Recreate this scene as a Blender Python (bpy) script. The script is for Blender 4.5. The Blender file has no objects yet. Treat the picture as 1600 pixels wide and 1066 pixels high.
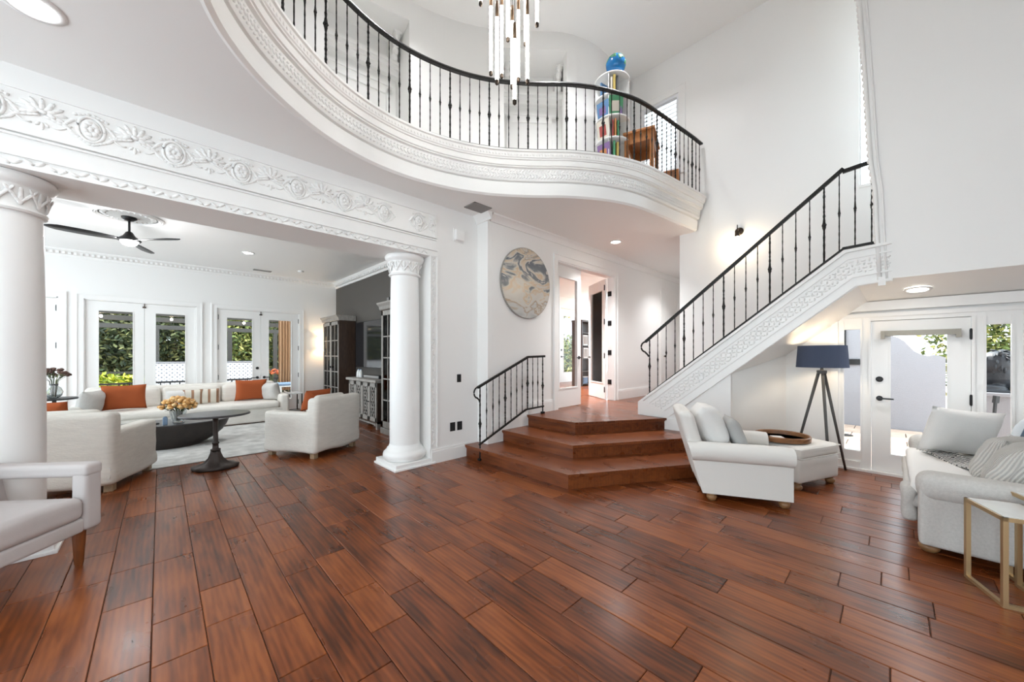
import bpy, bmesh, math, random
from mathutils import Vector, Matrix, noise
random.seed(7)
PI = math.pi
sc = bpy.context.scene
C = sc.collection

# ------------------------------------------------------------------ camera, sky, sun, exposure
TH = math.atan2(595, 572)
cam_d = bpy.data.cameras.new('camera'); cam = bpy.data.objects.new('camera', cam_d); C.objects.link(cam)
cam.location = (0, 0, 1.55); cam.rotation_euler = (PI/2, 0, TH - PI/2)
cam_d.sensor_width = 36; cam_d.lens = 572/1600*36; cam_d.shift_y = 22/1600
cam_d.clip_start = 0.05; cam_d.clip_end = 300
sc.camera = cam
w = bpy.data.worlds.new('sky'); sc.world = w; w.use_nodes = True
bg = w.node_tree.nodes['Background']; bg.inputs[0].default_value = (0.80, 0.925, 1.0, 1); bg.inputs[1].default_value = 1.75
sun_d = bpy.data.lights.new('sun', 'SUN'); sun_d.energy = 2.6; sun_d.angle = 0.03; sun_d.color = (1.0, 0.95, 0.86)
sun = bpy.data.objects.new('sun', sun_d); C.objects.link(sun); sun.rotation_euler = (math.radians(28), 0, math.radians(140))
def portal(name, loc, rot, sx, sy):
    d = bpy.data.lights.new(name, 'AREA'); d.shape = 'RECTANGLE'; d.size = sx; d.size_y = sy
    d.cycles.is_portal = True
    o = bpy.data.objects.new(name, d); C.objects.link(o); o.location = loc; o.rotation_euler = rot
portal('window_portal_back', (-1.85, -3.95, 2.2), (PI/2, 0, 0), 3.7, 4.0)
portal('window_portal_left', (-4.45, 2.2, 3.5), (PI/2, 0, -PI/2), 4.6, 6.8)
portal('window_portal_living_left', (-3.95, 8.2, 1.75), (PI/2, 0, -PI/2), 6.0, 3.0)
portal('window_portal_living', (0.9, 11.78, 1.4), (PI/2, 0, PI), 4.4, 2.8)
vs = sc.view_settings
vs.view_transform = 'Standard'; vs.look = 'None'; vs.gamma = 1.0; vs.use_curve_mapping = False; vs.exposure = 1.70
cy = sc.cycles
cy.use_denoising = True; cy.max_bounces = 10; cy.diffuse_bounces = 7; cy.glossy_bounces = 4; cy.transmission_bounces = 6
cy.transparent_max_bounces = 8; cy.caustics_reflective = False; cy.caustics_refractive = False
cy.sample_clamp_indirect = 6.0; cy.use_adaptive_sampling = True

# ------------------------------------------------------------------ materials
def new_mat(name):
    m = bpy.data.materials.new(name); m.use_nodes = True
    nt = m.node_tree; b = nt.nodes['Principled BSDF']
    return m, nt, b
def mat(name, col, rough=0.5, metal=0.0, var=0.0, vscale=4.0, bump=0.0, bscale=60.0, stretch=(1, 1, 1), spec=0.5, coat=0.0,
        emit=None, estr=0.0, alpha=None, trans=0.0):
    m, nt, b = new_mat(name)
    b.inputs['Base Color'].default_value = (*col, 1)
    b.inputs['Roughness'].default_value = rough; b.inputs['Metallic'].default_value = metal
    b.inputs['Specular IOR Level'].default_value = spec
    if coat: b.inputs['Coat Weight'].default_value = coat; b.inputs['Coat Roughness'].default_value = 0.15
    if emit: b.inputs['Emission Color'].default_value = (*emit, 1); b.inputs['Emission Strength'].default_value = estr
    if trans: b.inputs['Transmission Weight'].default_value = trans
    N = nt.nodes; L = nt.links
    if var or bump:
        tc = N.new('ShaderNodeTexCoord'); mp = N.new('ShaderNodeMapping'); mp.inputs['Scale'].default_value = stretch
        L.new(tc.outputs['Object'], mp.inputs['Vector'])
    if var:
        n = N.new('ShaderNodeTexNoise'); n.inputs['Scale'].default_value = vscale; n.inputs['Detail'].default_value = 5
        L.new(mp.outputs[0], n.inputs['Vector'])
        r = N.new('ShaderNodeValToRGB')
        r.color_ramp.elements[0].position = 0.3; r.color_ramp.elements[1].position = 0.7
        r.color_ramp.elements[0].color = (*[c*(1-var) for c in col], 1)
        r.color_ramp.elements[1].color = (*[min(1, c*(1+var*0.5)) for c in col], 1)
        L.new(n.outputs[0], r.inputs[0]); L.new(r.outputs[0], b.inputs['Base Color'])
    if bump:
        n2 = N.new('ShaderNodeTexNoise'); n2.inputs['Scale'].default_value = bscale; n2.inputs['Detail'].default_value = 4
        L.new(mp.outputs[0], n2.inputs['Vector'])
        bp = N.new('ShaderNodeBump'); bp.inputs['Strength'].default_value = bump; bp.inputs['Distance'].default_value = 0.01
        L.new(n2.outputs[0], bp.inputs['Height']); L.new(bp.outputs[0], b.inputs['Normal'])
    return m

def wood_floor_mat(name, c_dark, c_mid, c_light, rough=0.26, grain_axis='Y'):
    m, nt, b = new_mat(name); N = nt.nodes; L = nt.links
    geo = N.new('ShaderNodeNewGeometry'); oi = N.new('ShaderNodeObjectInfo')
    add = N.new('ShaderNodeMath'); add.operation = 'ADD'
    L.new(oi.outputs['Random'], add.inputs[0]); L.new(geo.outputs['Random Per Island'], add.inputs[1])
    fr = N.new('ShaderNodeMath'); fr.operation = 'FRACT'; L.new(add.outputs[0], fr.inputs[0])
    off = N.new('ShaderNodeVectorMath'); off.operation = 'SCALE'; off.inputs[0].default_value = (37.0, 91.0, 13.0)
    L.new(fr.outputs[0], off.inputs['Scale'])
    va = N.new('ShaderNodeVectorMath'); va.operation = 'ADD'
    L.new(geo.outputs['Position'], va.inputs[0]); L.new(off.outputs[0], va.inputs[1])
    mp = N.new('ShaderNodeMapping'); mp.inputs['Scale'].default_value = (11, 1.1, 11) if grain_axis == 'Y' else (1.1, 11, 11)
    L.new(va.outputs[0], mp.inputs['Vector'])
    n1 = N.new('ShaderNodeTexNoise'); n1.inputs['Scale'].default_value = 2.2; n1.inputs['Detail'].default_value = 9; n1.inputs['Distortion'].default_value = .35
    L.new(mp.outputs[0], n1.inputs['Vector'])
    wv = N.new('ShaderNodeTexWave'); wv.inputs['Scale'].default_value = .9; wv.inputs['Distortion'].default_value = 4
    wv.inputs['Detail'].default_value = 3; wv.inputs['Detail Scale'].default_value = .7; wv.bands_direction = 'X' if grain_axis == 'Y' else 'Y'
    L.new(mp.outputs[0], wv.inputs['Vector'])
    # large blotches of stain
    mp2 = N.new('ShaderNodeMapping'); mp2.inputs['Scale'].default_value = (3.2, 1.4, 3); L.new(va.outputs[0], mp2.inputs['Vector'])
    n2 = N.new('ShaderNodeTexNoise'); n2.inputs['Scale'].default_value = 1.5; n2.inputs['Detail'].default_value = 3; L.new(mp2.outputs[0], n2.inputs['Vector'])
    r = N.new('ShaderNodeValToRGB'); e = r.color_ramp.elements
    e[0].position = 0.28; e[0].color = (*c_dark, 1); e[1].position = 0.72; e[1].color = (*c_light, 1)
    em = e.new(0.5); em.color = (*c_mid, 1)
    mx = N.new('ShaderNodeMath'); mx.operation = 'MULTIPLY_ADD'; mx.inputs[1].default_value = 0.75; mx.inputs[2].default_value = -0.14
    L.new(n1.outputs[0], mx.inputs[0])
    mx2 = N.new('ShaderNodeMath'); mx2.operation = 'MULTIPLY_ADD'; mx2.inputs[1].default_value = 0.42; L.new(n2.outputs[0], mx2.inputs[0]); L.new(mx.outputs[0], mx2.inputs[2])
    mx3 = N.new('ShaderNodeMath'); mx3.operation = 'MULTIPLY_ADD'; mx3.inputs[1].default_value = 0.23; L.new(fr.outputs[0], mx3.inputs[0]); L.new(mx2.outputs[0], mx3.inputs[2])
    mx4 = N.new('ShaderNodeMath'); mx4.operation = 'MULTIPLY_ADD'; mx4.inputs[1].default_value = -0.09; L.new(wv.outputs['Fac'], mx4.inputs[0]); L.new(mx3.outputs[0], mx4.inputs[2])
    L.new(mx4.outputs[0], r.inputs[0]); L.new(r.outputs[0], b.inputs['Base Color'])
    rr = N.new('ShaderNodeMapRange'); rr.inputs['To Min'].default_value = rough - 0.06; rr.inputs['To Max'].default_value = rough + 0.14
    L.new(n2.outputs[0], rr.inputs['Value']); L.new(rr.outputs[0], b.inputs['Roughness'])
    bp = N.new('ShaderNodeBump'); bp.inputs['Strength'].default_value = 0.10; bp.inputs['Distance'].default_value = 0.003
    L.new(n1.outputs[0], bp.inputs['Height']); L.new(bp.outputs[0], b.inputs['Normal'])
    b.inputs['Specular IOR Level'].default_value = 0.36; b.inputs['Coat Weight'].default_value = .12; b.inputs['Coat Roughness'].default_value = .2
    return m

def leaf_mat(name, c1, c2, c3):
    m, nt, b = new_mat(name); N = nt.nodes; L = nt.links
    geo = N.new('ShaderNodeNewGeometry'); r = N.new('ShaderNodeValToRGB'); e = r.color_ramp.elements
    e[0].color = (*c1, 1); e[1].color = (*c3, 1); k = e.new(0.55); k.color = (*c2, 1)
    L.new(geo.outputs['Random Per Island'], r.inputs[0]); L.new(r.outputs[0], b.inputs['Base Color'])
    b.inputs['Roughness'].default_value = 0.55
    return m

def agate_mat():
    m, nt, b = new_mat('agate_print'); N = nt.nodes; L = nt.links
    tc = N.new('ShaderNodeTexCoord'); mp = N.new('ShaderNodeMapping'); mp.inputs['Scale'].default_value = (1.1, 1, 2.6); mp.inputs['Rotation'].default_value = (0, 0.15, 0)
    L.new(tc.outputs['Object'], mp.inputs[0])
    n = N.new('ShaderNodeTexNoise'); n.inputs['Scale'].default_value = 1.25; n.inputs['Detail'].default_value = 7; n.inputs['Distortion'].default_value = 1.5
    L.new(mp.outputs[0], n.inputs['Vector'])
    sx = N.new('ShaderNodeSeparateXYZ'); L.new(tc.outputs['Object'], sx.inputs[0])
    ma = N.new('ShaderNodeMath'); ma.operation = 'MULTIPLY_ADD'; ma.inputs[1].default_value = 0.42; L.new(sx.outputs['Z'], ma.inputs[0])
    mb_ = N.new('ShaderNodeMath'); mb_.operation = 'MULTIPLY_ADD'; mb_.inputs[1].default_value = 0.75; mb_.inputs[2].default_value = 0.07; L.new(n.outputs[0], mb_.inputs[0])
    L.new(mb_.outputs[0], ma.inputs[2])
    r = N.new('ShaderNodeValToRGB'); e = r.color_ramp.elements
    cols = [(0.0, (.42, .43, .42)), (.22, (.55, .55, .53)), (.28, (.40, .29, .19)), (.31, (.58, .55, .50)), (.40, (.62, .60, .55)), (.44, (.60, .45, .30)),
            (.47, (.64, .61, .54)), (.515, (.18, .20, .22)), (.55, (.13, .15, .18)), (.565, (.62, .60, .56)), (.63, (.62, .50, .36)), (.655, (.30, .29, .27)),
            (.67, (.62, .61, .57)), (.73, (.58, .50, .39)), (.765, (.09, .14, .21)), (.82, (.10, .20, .30)), (.90, (.25, .33, .40)), (1.0, (.55, .57, .58))]
    e[0].position, e[0].color = cols[0][0], (*cols[0][1], 1); e[1].position, e[1].color = 1.0, (*cols[-1][1], 1)
    for p, c in cols[1:-1]:
        k = e.new(p); k.color = (*c, 1)
    L.new(ma.outputs[0], r.inputs[0]); L.new(r.outputs[0], b.inputs['Base Color']); b.inputs['Roughness'].default_value = 0.25
    return m

def stripe_mat(name, base, stripe, freq, axis='X', width=0.5, rough=0.9, bump=0.0):
    m, nt, b = new_mat(name); N = nt.nodes; L = nt.links
    tc = N.new('ShaderNodeTexCoord'); wv = N.new('ShaderNodeTexWave'); wv.inputs['Scale'].default_value = freq; wv.bands_direction = axis
    L.new(tc.outputs['Object'], wv.inputs['Vector'])
    r = N.new('ShaderNodeValToRGB'); e = r.color_ramp.elements
    e[0].position = width - 0.06; e[0].color = (*stripe, 1); e[1].position = width + 0.06; e[1].color = (*base, 1)
    L.new(wv.outputs['Fac'], r.inputs[0]); L.new(r.outputs[0], b.inputs['Base Color']); b.inputs['Roughness'].default_value = rough
    if bump:
        bp = N.new('ShaderNodeBump'); bp.inputs['Strength'].default_value = bump; bp.inputs['Distance'].default_value = 0.01
        L.new(wv.outputs['Fac'], bp.inputs['Height']); L.new(bp.outputs[0], b.inputs['Normal'])
    return m

def checker_mat(name, c1, c2, scale, rough=0.9):
    m, nt, b = new_mat(name); N = nt.nodes; L = nt.links
    tc = N.new('ShaderNodeTexCoord'); ck = N.new('ShaderNodeTexChecker'); ck.inputs['Scale'].default_value = scale
    ck.inputs['Color1'].default_value = (*c1, 1); ck.inputs['Color2'].default_value = (*c2, 1)
    L.new(tc.outputs['Object'], ck.inputs['Vector']); L.new(ck.outputs[0], b.inputs['Base Color']); b.inputs['Roughness'].default_value = rough
    return m

def tile_motif_mat():
    # printed dots on a lattice, as on patterned cement tiles
    m, nt, b = new_mat('printed_tile'); N = nt.nodes; L = nt.links
    tc = N.new('ShaderNodeTexCoord'); mp = N.new('ShaderNodeMapping'); mp.inputs['Rotation'].default_value = (0, PI/4, 0)
    L.new(tc.outputs['Object'], mp.inputs[0])
    vo = N.new('ShaderNodeTexVoronoi'); vo.inputs['Scale'].default_value = 11; vo.inputs['Randomness'].default_value = 0; vo.distance = 'MANHATTAN'
    L.new(mp.outputs[0], vo.inputs['Vector'])
    r = N.new('ShaderNodeValToRGB'); r.color_ramp.interpolation = 'CONSTANT'; e = r.color_ramp.elements
    e[0].position = 0; e[0].color = (.8, .8, .8, 1); e[1].position = .78; e[1].color = (.75, .76, .78, 1)
    k = e.new(.12); k.color = (.12, .14, .2, 1); k = e.new(.40); k.color = (.75, .76, .78, 1)
    L.new(vo.outputs['Distance'], r.inputs[0]); L.new(r.outputs[0], b.inputs['Base Color'])
    return m

def glass_mat(name, tint=(1, 1, 1), refl=0.07):
    m = bpy.data.materials.new(name); m.use_nodes = True; nt = m.node_tree; N = nt.nodes; L = nt.links
    N.remove(N['Principled BSDF'])
    t = N.new('ShaderNodeBsdfTransparent'); t.inputs[0].default_value = (*tint, 1)
    g = N.new('ShaderNodeBsdfGlossy'); g.inputs['Roughness'].default_value = 0.02
    fr = N.new('ShaderNodeFresnel'); fr.inputs[0].default_value = 1.14
    mx = N.new('ShaderNodeMixShader'); L.new(fr.outputs[0], mx.inputs[0]); L.new(t.outputs[0], mx.inputs[1]); L.new(g.outputs[0], mx.inputs[2])
    L.new(mx.outputs[0], N['Material Output'].inputs[0])
    return m

M = {}
M['wall'] = mat('white_wall_paint', (.86, .855, .84), .65)
M['ceil'] = mat('white_ceiling_paint', (.88, .875, .86), .45)
M['trim'] = mat('white_trim_paint', (.86, .855, .84), .35)
M['plaster'] = mat('white_plaster_relief', (.85, .845, .83), .55, bump=.25, bscale=45)
M['plaster_fine'] = mat('white_plaster_carved', (.80, .79, .775), .6, bump=1.0, bscale=38)
M['dark_wall'] = mat('dark_grey_wall_paint', (.085, .077, .068), .55)
M['floor'] = wood_floor_mat('brown_plank_wood', (.055, .0145, .0048), (.165, .041, .0098), (.275, .078, .0185))
M['tread'] = wood_floor_mat('brown_step_wood', (.080, .022, .008), (.160, .042, .012), (.22, .062, .017), rough=.26)
M['joint'] = mat('dark_floor_joint', (.012, .007, .005), .7)
M['iron'] = mat('black_wrought_iron', (.018, .017, .016), .42, .6, bump=.3, bscale=90)
M['black'] = mat('black_metal', (.02, .02, .021), .4, .4)
M['cast'] = mat('brown_cast_iron', (.055, .042, .037), .5, .5, bump=.25, bscale=60)
M['linen'] = mat('cream_linen', (.74, .71, .655), .95, bump=.6, bscale=26, stretch=(1, 1, 5), var=.06, vscale=7, spec=.1)
M['cream'] = mat('cream_upholstery', (.72, .70, .665), .9, bump=.2, bscale=220, spec=.15)
M['grey_linen'] = mat('pale_grey_linen', (.56, .545, .52), .95, bump=.3, bscale=180, var=.08, vscale=60, spec=.1)
M['velvet'] = mat('pale_grey_velvet', (.55, .515, .505), .85, bump=.08, bscale=150, var=.06, vscale=3, spec=.2)
M['rust'] = mat('rust_orange_fabric', (.37, .095, .035), .95, bump=.35, bscale=160, spec=.1)
M['white_fab'] = mat('white_fabric', (.74, .73, .71), .95, bump=.3, bscale=120, spec=.1)
M['grey_fab'] = mat('grey_fabric', (.42, .42, .41), .95, bump=.3, bscale=150, spec=.1)
M['knit'] = stripe_mat('ribbed_cream_knit', (.66, .64, .60), (.50, .48, .45), 38, 'X', .4, bump=.8)
M['bluestripe'] = stripe_mat('blue_grey_striped_fabric', (.66, .70, .73), (.10, .14, .19), 2.6, 'Y', .32)
M['checker'] = checker_mat('black_white_woven', (.02, .02, .022), (.72, .71, .68), 42)
M['kilim'] = stripe_mat('tan_kilim_fabric', (.66, .62, .54), (.32, .18, .11), 2.2, 'X', .22)
M['rug'] = mat('pale_grey_rug', (.56, .555, .535), 1.0, var=.28, vscale=5, bump=.5, bscale=90, spec=.05)
M['legwood'] = mat('brown_leg_wood', (.20, .062, .018), .35, var=.35, vscale=6, stretch=(6, 6, 1))
M['bunwood'] = mat('honey_bun_foot_wood', (.30, .155, .065), .4, var=.3, vscale=12)
M['palewood'] = mat('pale_leg_wood', (.36, .25, .15), .5, var=.3, vscale=12)
M['darkwood'] = mat('dark_carved_wood', (.022, .015, .012), .45, var=.4, vscale=9, bump=.3, bscale=30)
M['cabwood'] = mat('dark_brown_cabinet_wood', (.050, .028, .018), .4, var=.35, vscale=8, stretch=(4, 4, 1))
M['greywood'] = mat('weathered_grey_wood', (.33, .31, .285), .5, var=.35, vscale=14, stretch=(5, 5, 1))
M['stone'] = mat('dark_stone_top', (.075, .075, .08), .3, var=.3, vscale=5)
M['oak'] = mat('orange_oak_wood', (.42, .165, .05), .4, var=.3, vscale=10, stretch=(5, 5, 1))
M['traywood'] = mat('brown_tray_wood', (.26, .115, .045), .4, var=.3, vscale=10)
M['gold'] = mat('brushed_champagne_gold', (.52, .37, .20), .35, .75)
M['marble'] = mat('white_marble_top', (.72, .73, .72), .15, var=.08, vscale=6)
M['navy'] = mat('slate_blue_lampshade', (.075, .092, .14), .9, bump=.5, bscale=260, spec=.1)
M['tripod'] = mat('charcoal_tripod_wood', (.07, .068, .066), .5)
M['bronze'] = mat('dark_bronze', (.05, .036, .027), .35, .8)
M['brass'] = mat('brown_bronze_tube', (.20, .125, .075), .35, .8)
M['glow'] = mat('glowing_glass_tube', (.9, .88, .82), .3, emit=(1, .98, .93), estr=7.0)
M['lens'] = mat('lit_lamp_lens', (.9, .9, .9), .4, emit=(1, .97, .92), estr=9.0)
M['bulb'] = mat('lit_warm_bulb', (.9, .8, .6), .3, emit=(1, .78, .48), estr=22.0)
M['shade'] = mat('lit_cream_lampshade', (.75, .65, .5), .9, emit=(1, .74, .46), estr=.75)
M['glass'] = glass_mat('window_glass')
M['cabglass'] = glass_mat('cabinet_glass', (.55, .55, .55))
M['vase'] = mat('clear_vase_glass', (.9, .93, .92), .05, trans=.9)
M['screen'] = mat('black_tv_screen', (.012, .012, .014), .06, spec=.8)
M['agate'] = agate_mat()
M['globe'] = mat('blue_globe_print', (.01, .16, .42), .2, var=.0)
M['shelfwhite'] = mat('white_shelf_laminate', (.70, .70, .69), .4)
M['shutter'] = mat('white_shutter_paint', (.82, .83, .85), .4)
M['vent'] = mat('grey_vent_metal', (.30, .29, .28), .6)
M['ground'] = mat('patio_stone', (.50, .37, .29), .75, var=.25, vscale=3)
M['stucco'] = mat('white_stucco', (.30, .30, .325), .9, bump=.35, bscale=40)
M['lanai'] = mat('dark_bronze_lanai_frame', (.05, .047, .042), .6)
M['lanaifloor'] = mat('lanai_pavers', (.30, .27, .24), .8, var=.2, vscale=3)
M['tile'] = tile_motif_mat()
M['leaf_dark'] = leaf_mat('dark_green_leaves', (.010, .020, .008), (.05, .075, .025), (.22, .22, .08))
M['leaf_mid'] = leaf_mat('green_leaves', (.03, .055, .012), (.14, .19, .04), (.45, .42, .13))
M['leaf_lime'] = leaf_mat('lime_yellow_leaves', (.10, .16, .01), (.38, .45, .02), (.70, .66, .06))
M['trunk'] = mat('brown_bark', (.10, .07, .05), .9)
M['curtain'] = mat('tan_curtain', (.38, .23, .13), .95)
M['statue'] = mat('black_stone_statue', (.022, .025, .032), .45, bump=.3, bscale=40)
M['bloom'] = leaf_mat('peach_petals', (.55, .26, .07), (.70, .40, .13), (.80, .58, .30))
M['bloomdark'] = mat('dried_mauve_petals', (.13, .075, .06), .9)
M['bloomred'] = leaf_mat('orange_petals', (.40, .05, .01), (.55, .10, .02), (.65, .2, .06))
M['bluecloth'] = mat('blue_table_cloth', (.17, .25, .36), .9)
M['blind'] = mat('olive_grey_blind', (.36, .345, .30), .9)
BOOKS = [mat('book_cover_%s' % n, c, .5) for n, c in dict(red=(.34, .06, .05), blue=(.10, .22, .40), green=(.07, .26, .13), yellow=(.55, .42, .12), purple=(.20, .12, .28), cream=(.62, .58, .50), black=(.05, .05, .05), orange=(.52, .22, .08)).items()]

# ------------------------------------------------------------------ mesh helpers
class MB:
    def __init__(s): s.v = []; s.f = []
    def add(s, vs, fs):
        o = len(s.v); s.v += [tuple(p) for p in vs]; s.f += [tuple(i+o for i in f) for f in fs]; return s
    def box(s, x0, x1, y0, y1, z0, z1, mtx=None):
        vs = [(x, y, z) for z in (z0, z1) for y in (y0, y1) for x in (x0, x1)]
        if mtx: vs = [tuple(mtx @ Vector(p)) for p in vs]
        return s.add(vs, [(0, 2, 3, 1), (4, 5, 7, 6), (0, 1, 5, 4), (2, 6, 7, 3), (0, 4, 6, 2), (1, 3, 7, 5)])
    def bar(s, p, q, wx, wz=None):
        """square bar from p to q"""
        wz = wz or wx; p, q = Vector(p), Vector(q); d = (q-p)
        zl = d.length; rot = d.to_track_quat('Z', 'Y').to_matrix().to_4x4()
        return s.box(-wx/2, wx/2, -wz/2, wz/2, 0, zl, Matrix.Translation(p) @ rot)
    def rings(s, rs, close=True, caps=True):
        n = len(rs[0]); o = len(s.v)
        for r in rs: s.v += [tuple(p) for p in r]
        for i in range(len(rs)-1):
            for j in range(n if close else n-1):
                k = (j+1) % n
                s.f.append((o+i*n+j, o+i*n+k, o+(i+1)*n+k, o+(i+1)*n+j))
        if caps and close:
            s.f.append(tuple(o+j for j in reversed(range(n)))); s.f.append(tuple(o+(len(rs)-1)*n+j for j in range(n)))
        return s
    def lathe(s, prof, n=20, c=(0, 0, 0), sx=1, sy=1, twist=0):
        rs = []
        for i, (r, z) in enumerate(prof):
            rs.append([(c[0]+sx*r*math.cos(2*PI*j/n+twist*z), c[1]+sy*r*math.sin(2*PI*j/n+twist*z), c[2]+z) for j in range(n)])
        return s.rings(rs)
    def tube(s, pts, r, n=8, flat=None):
        pts = [Vector(p) for p in pts]; rs = []
        up = Vector((0, 0, 1))
        for i, p in enumerate(pts):
            d = (pts[min(i+1, len(pts)-1)] - pts[max(i-1, 0)]).normalized()
            a = d.cross(up)
            if a.length < 1e-3: a = d.cross(Vector((1, 0, 0)))
            a.normalize(); b = a.cross(d)
            rr = r[i] if isinstance(r, (list, tuple)) else r
            ra, rb = (rr, rr) if flat is None else (flat[0], flat[1])
            rs.append([p + a*ra*math.cos(2*PI*(j+.5)/n) + b*rb*math.sin(2*PI*(j+.5)/n) for j in range(n)])
        return s.rings(rs)
    def prism(s, poly, z0, z1):
        n = len(poly); o = len(s.v)
        s.v += [(x, y, z0) for x, y in poly] + [(x, y, z1) for x, y in poly]
        s.f.append(tuple(o+i for i in reversed(range(n)))); s.f.append(tuple(o+n+i for i in range(n)))
        for i in range(n): k = (i+1) % n; s.f.append((o+i, o+k, o+n+k, o+n+i))
        return s
    def prism_x(s, poly, x0, x1):
        """polygon in (y, z) extruded along x"""
        n = len(poly); o = len(s.v)
        s.v += [(x0, y, z) for y, z in poly] + [(x1, y, z) for y, z in poly]
        s.f.append(tuple(o+i for i in range(n))); s.f.append(tuple(o+n+i for i in reversed(range(n))))
        for i in range(n): k = (i+1) % n; s.f.append((o+i, o+n+i, o+n+k, o+k))
        return s
    def prism_y(s, poly, y0, y1):
        n = len(poly); o = len(s.v)
        s.v += [(x, y0, z) for x, z in poly] + [(x, y1, z) for x, z in poly]
        s.f.append(tuple(o+i for i in range(n))); s.f.append(tuple(o+n+i for i in reversed(range(n))))
        for i in range(n): k = (i+1) % n; s.f.append((o+i, o+n+i, o+n+k, o+k))
        return s
    def ell(s, c, r, n=8, m=6, mtx=None):
        vs = []; fs = []
        for i in range(m+1):
            a = PI*i/m - PI/2
            for j in range(n):
                b = 2*PI*j/n
                p = Vector((r[0]*math.cos(a)*math.cos(b), r[1]*math.cos(a)*math.sin(b), r[2]*math.sin(a)))
                if mtx: p = mtx @ p
                vs.append((p.x+c[0], p.y+c[1], p.z+c[2]))
        for i in range(m):
            for j in range(n):
                k = (j+1) % n; fs.append((i*n+j, i*n+k, (i+1)*n+k, (i+1)*n+j))
        return s.add(vs, fs)
    def rbox(s, x0, x1, y0, y1, z0, z1, r=.04, k=3, m=6, fn=None):
        """rounded box, vertices welded; fn bends each point"""
        lo = (x0, y0, z0); hi = (x1, y1, z1); axs = []
        r = min(r, *[(hi[i]-lo[i])/2*.99 for i in range(3)])
        for i in range(3):
            a = [lo[i]+r*(1-math.cos(PI/2*t/k)) if False else lo[i]+r*t/k for t in range(k)]
            mid = [lo[i]+r+(hi[i]-lo[i]-2*r)*t/m for t in range(m+1)]
            axs.append(a+mid+[hi[i]-r+r*(t+1)/k for t in range(k)])
        d = {}; o = len(s.v); cnt = [0]
        def vid(p):
            q = [min(max(p[i], lo[i]+r), hi[i]-r) for i in range(3)]
            dv = Vector([p[i]-q[i] for i in range(3)])
            key = tuple(round(c, 5) for c in p)
            if key in d: return d[key]
            P = Vector(q) + (dv.normalized()*r if dv.length > 1e-9 else dv)
            if fn: P = Vector(fn(P))
            s.v.append(tuple(P)); d[key] = len(s.v)-1; return d[key]
        for ax in range(3):
            u, w_ = [i for i in range(3) if i != ax]
            for side in (0, 1):
                val = (lo, hi)[side][ax]
                for i in range(len(axs[u])-1):
                    for j in range(len(axs[w_])-1):
                        q = []
                        for (a, b) in ((i, j), (i+1, j), (i+1, j+1), (i, j+1)):
                            p = [0, 0, 0]; p[ax] = val; p[u] = axs[u][a]; p[w_] = axs[w_][b]; q.append(vid(p))
                        flip = (side == 1) ^ (ax == 1)
                        s.f.append(tuple(q if flip else q[::-1]))
        return s
    def pillow(s, w_, h, t, n=14, seed=0, mtx=None, pinch=.07):
        """knife-edge cushion in the local XZ plane, thickness along Y"""
        d = {}; 
        def vid(i, j, sd):
            edge = i in (0, n) or j in (0, n)
            key = (i, j, 0 if edge else sd)
            if key in d: return d[key]
            u = 2*i/n-1; v = 2*j/n-1
            x = w_/2*u*(1-pinch*(1-v*v)); z = h/2*v*(1-pinch*(1-u*u))
            y = 0 if edge else sd*t/2*((1-u**4)*(1-v**4))**.55*(1+.16*noise.noise(Vector((u*1.7+seed, v*1.7, sd*3))))
            p = Vector((x, y, z))
            if mtx: p = mtx @ p
            s.v.append(tuple(p)); d[key] = len(s.v)-1; return d[key]
        for sd in (-1, 1):
            for i in range(n):
                for j in range(n):
                    q = (vid(i, j, sd), vid(i+1, j, sd), vid(i+1, j+1, sd), vid(i, j+1, sd))
                    s.f.append(q if sd < 0 else q[::-1])
        return s
    def xf(s, mtx):
        s.v = [tuple(mtx @ Vector(p)) for p in s.v]; return s
    def mesh(s, name, mt, smooth=False):
        me = bpy.data.meshes.new(name); me.from_pydata(s.v, [], s.f); me.update()
        if mt: me.materials.append(M[mt] if isinstance(mt, str) else mt)
        if smooth: me.polygons.foreach_set('use_smooth', [True]*len(me.polygons))
        return me

def link(name, me, parent=None):
    o = bpy.data.objects.new(name, me); C.objects.link(o)
    if parent: o.parent = parent
    return o
def obj(name, mb, mt, parent=None, smooth=False, angle=None):
    me = mb.mesh(name, mt, smooth or angle is not None)
    if angle is not None:
        try: me.set_sharp_from_angle(angle=math.radians(angle))
        except Exception: pass
    return link(name, me, parent)
def fix_normals(o):
    bm = bmesh.new(); bm.from_mesh(o.data); bmesh.ops.recalc_face_normals(bm, faces=bm.faces); bm.to_mesh(o.data); bm.free(); return o
def tag(o, label, cat, group=None):
    o['label'] = label; o['category'] = cat
    if group: o['group'] = group
    return o
def thing(name, label, cat, loc=(0, 0, 0), rz=0, group=None):
    o = bpy.data.objects.new(name, None); C.objects.link(o); o.location = loc; o.rotation_euler = (0, 0, rz); o.empty_display_size = .1
    return tag(o, label, cat, group)
def struct(name, mb, mt, parent=None, label=None, smooth=False, angle=None):
    o = obj(name, mb, mt, parent, smooth, angle)
    if not parent: o['kind'] = 'structure'
    if label: o['label'] = label
    return o
def dup(root, loc, rz, label=None):
    r = root.copy(); C.objects.link(r); r.location = loc; r.rotation_euler = (0, 0, rz)
    if label: r['label'] = label
    for ch in list(root.children):
        c = ch.copy(); C.objects.link(c); c.parent = r
        for g in ch.children:
            d = g.copy(); C.objects.link(d); d.parent = c
    return r
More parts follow.
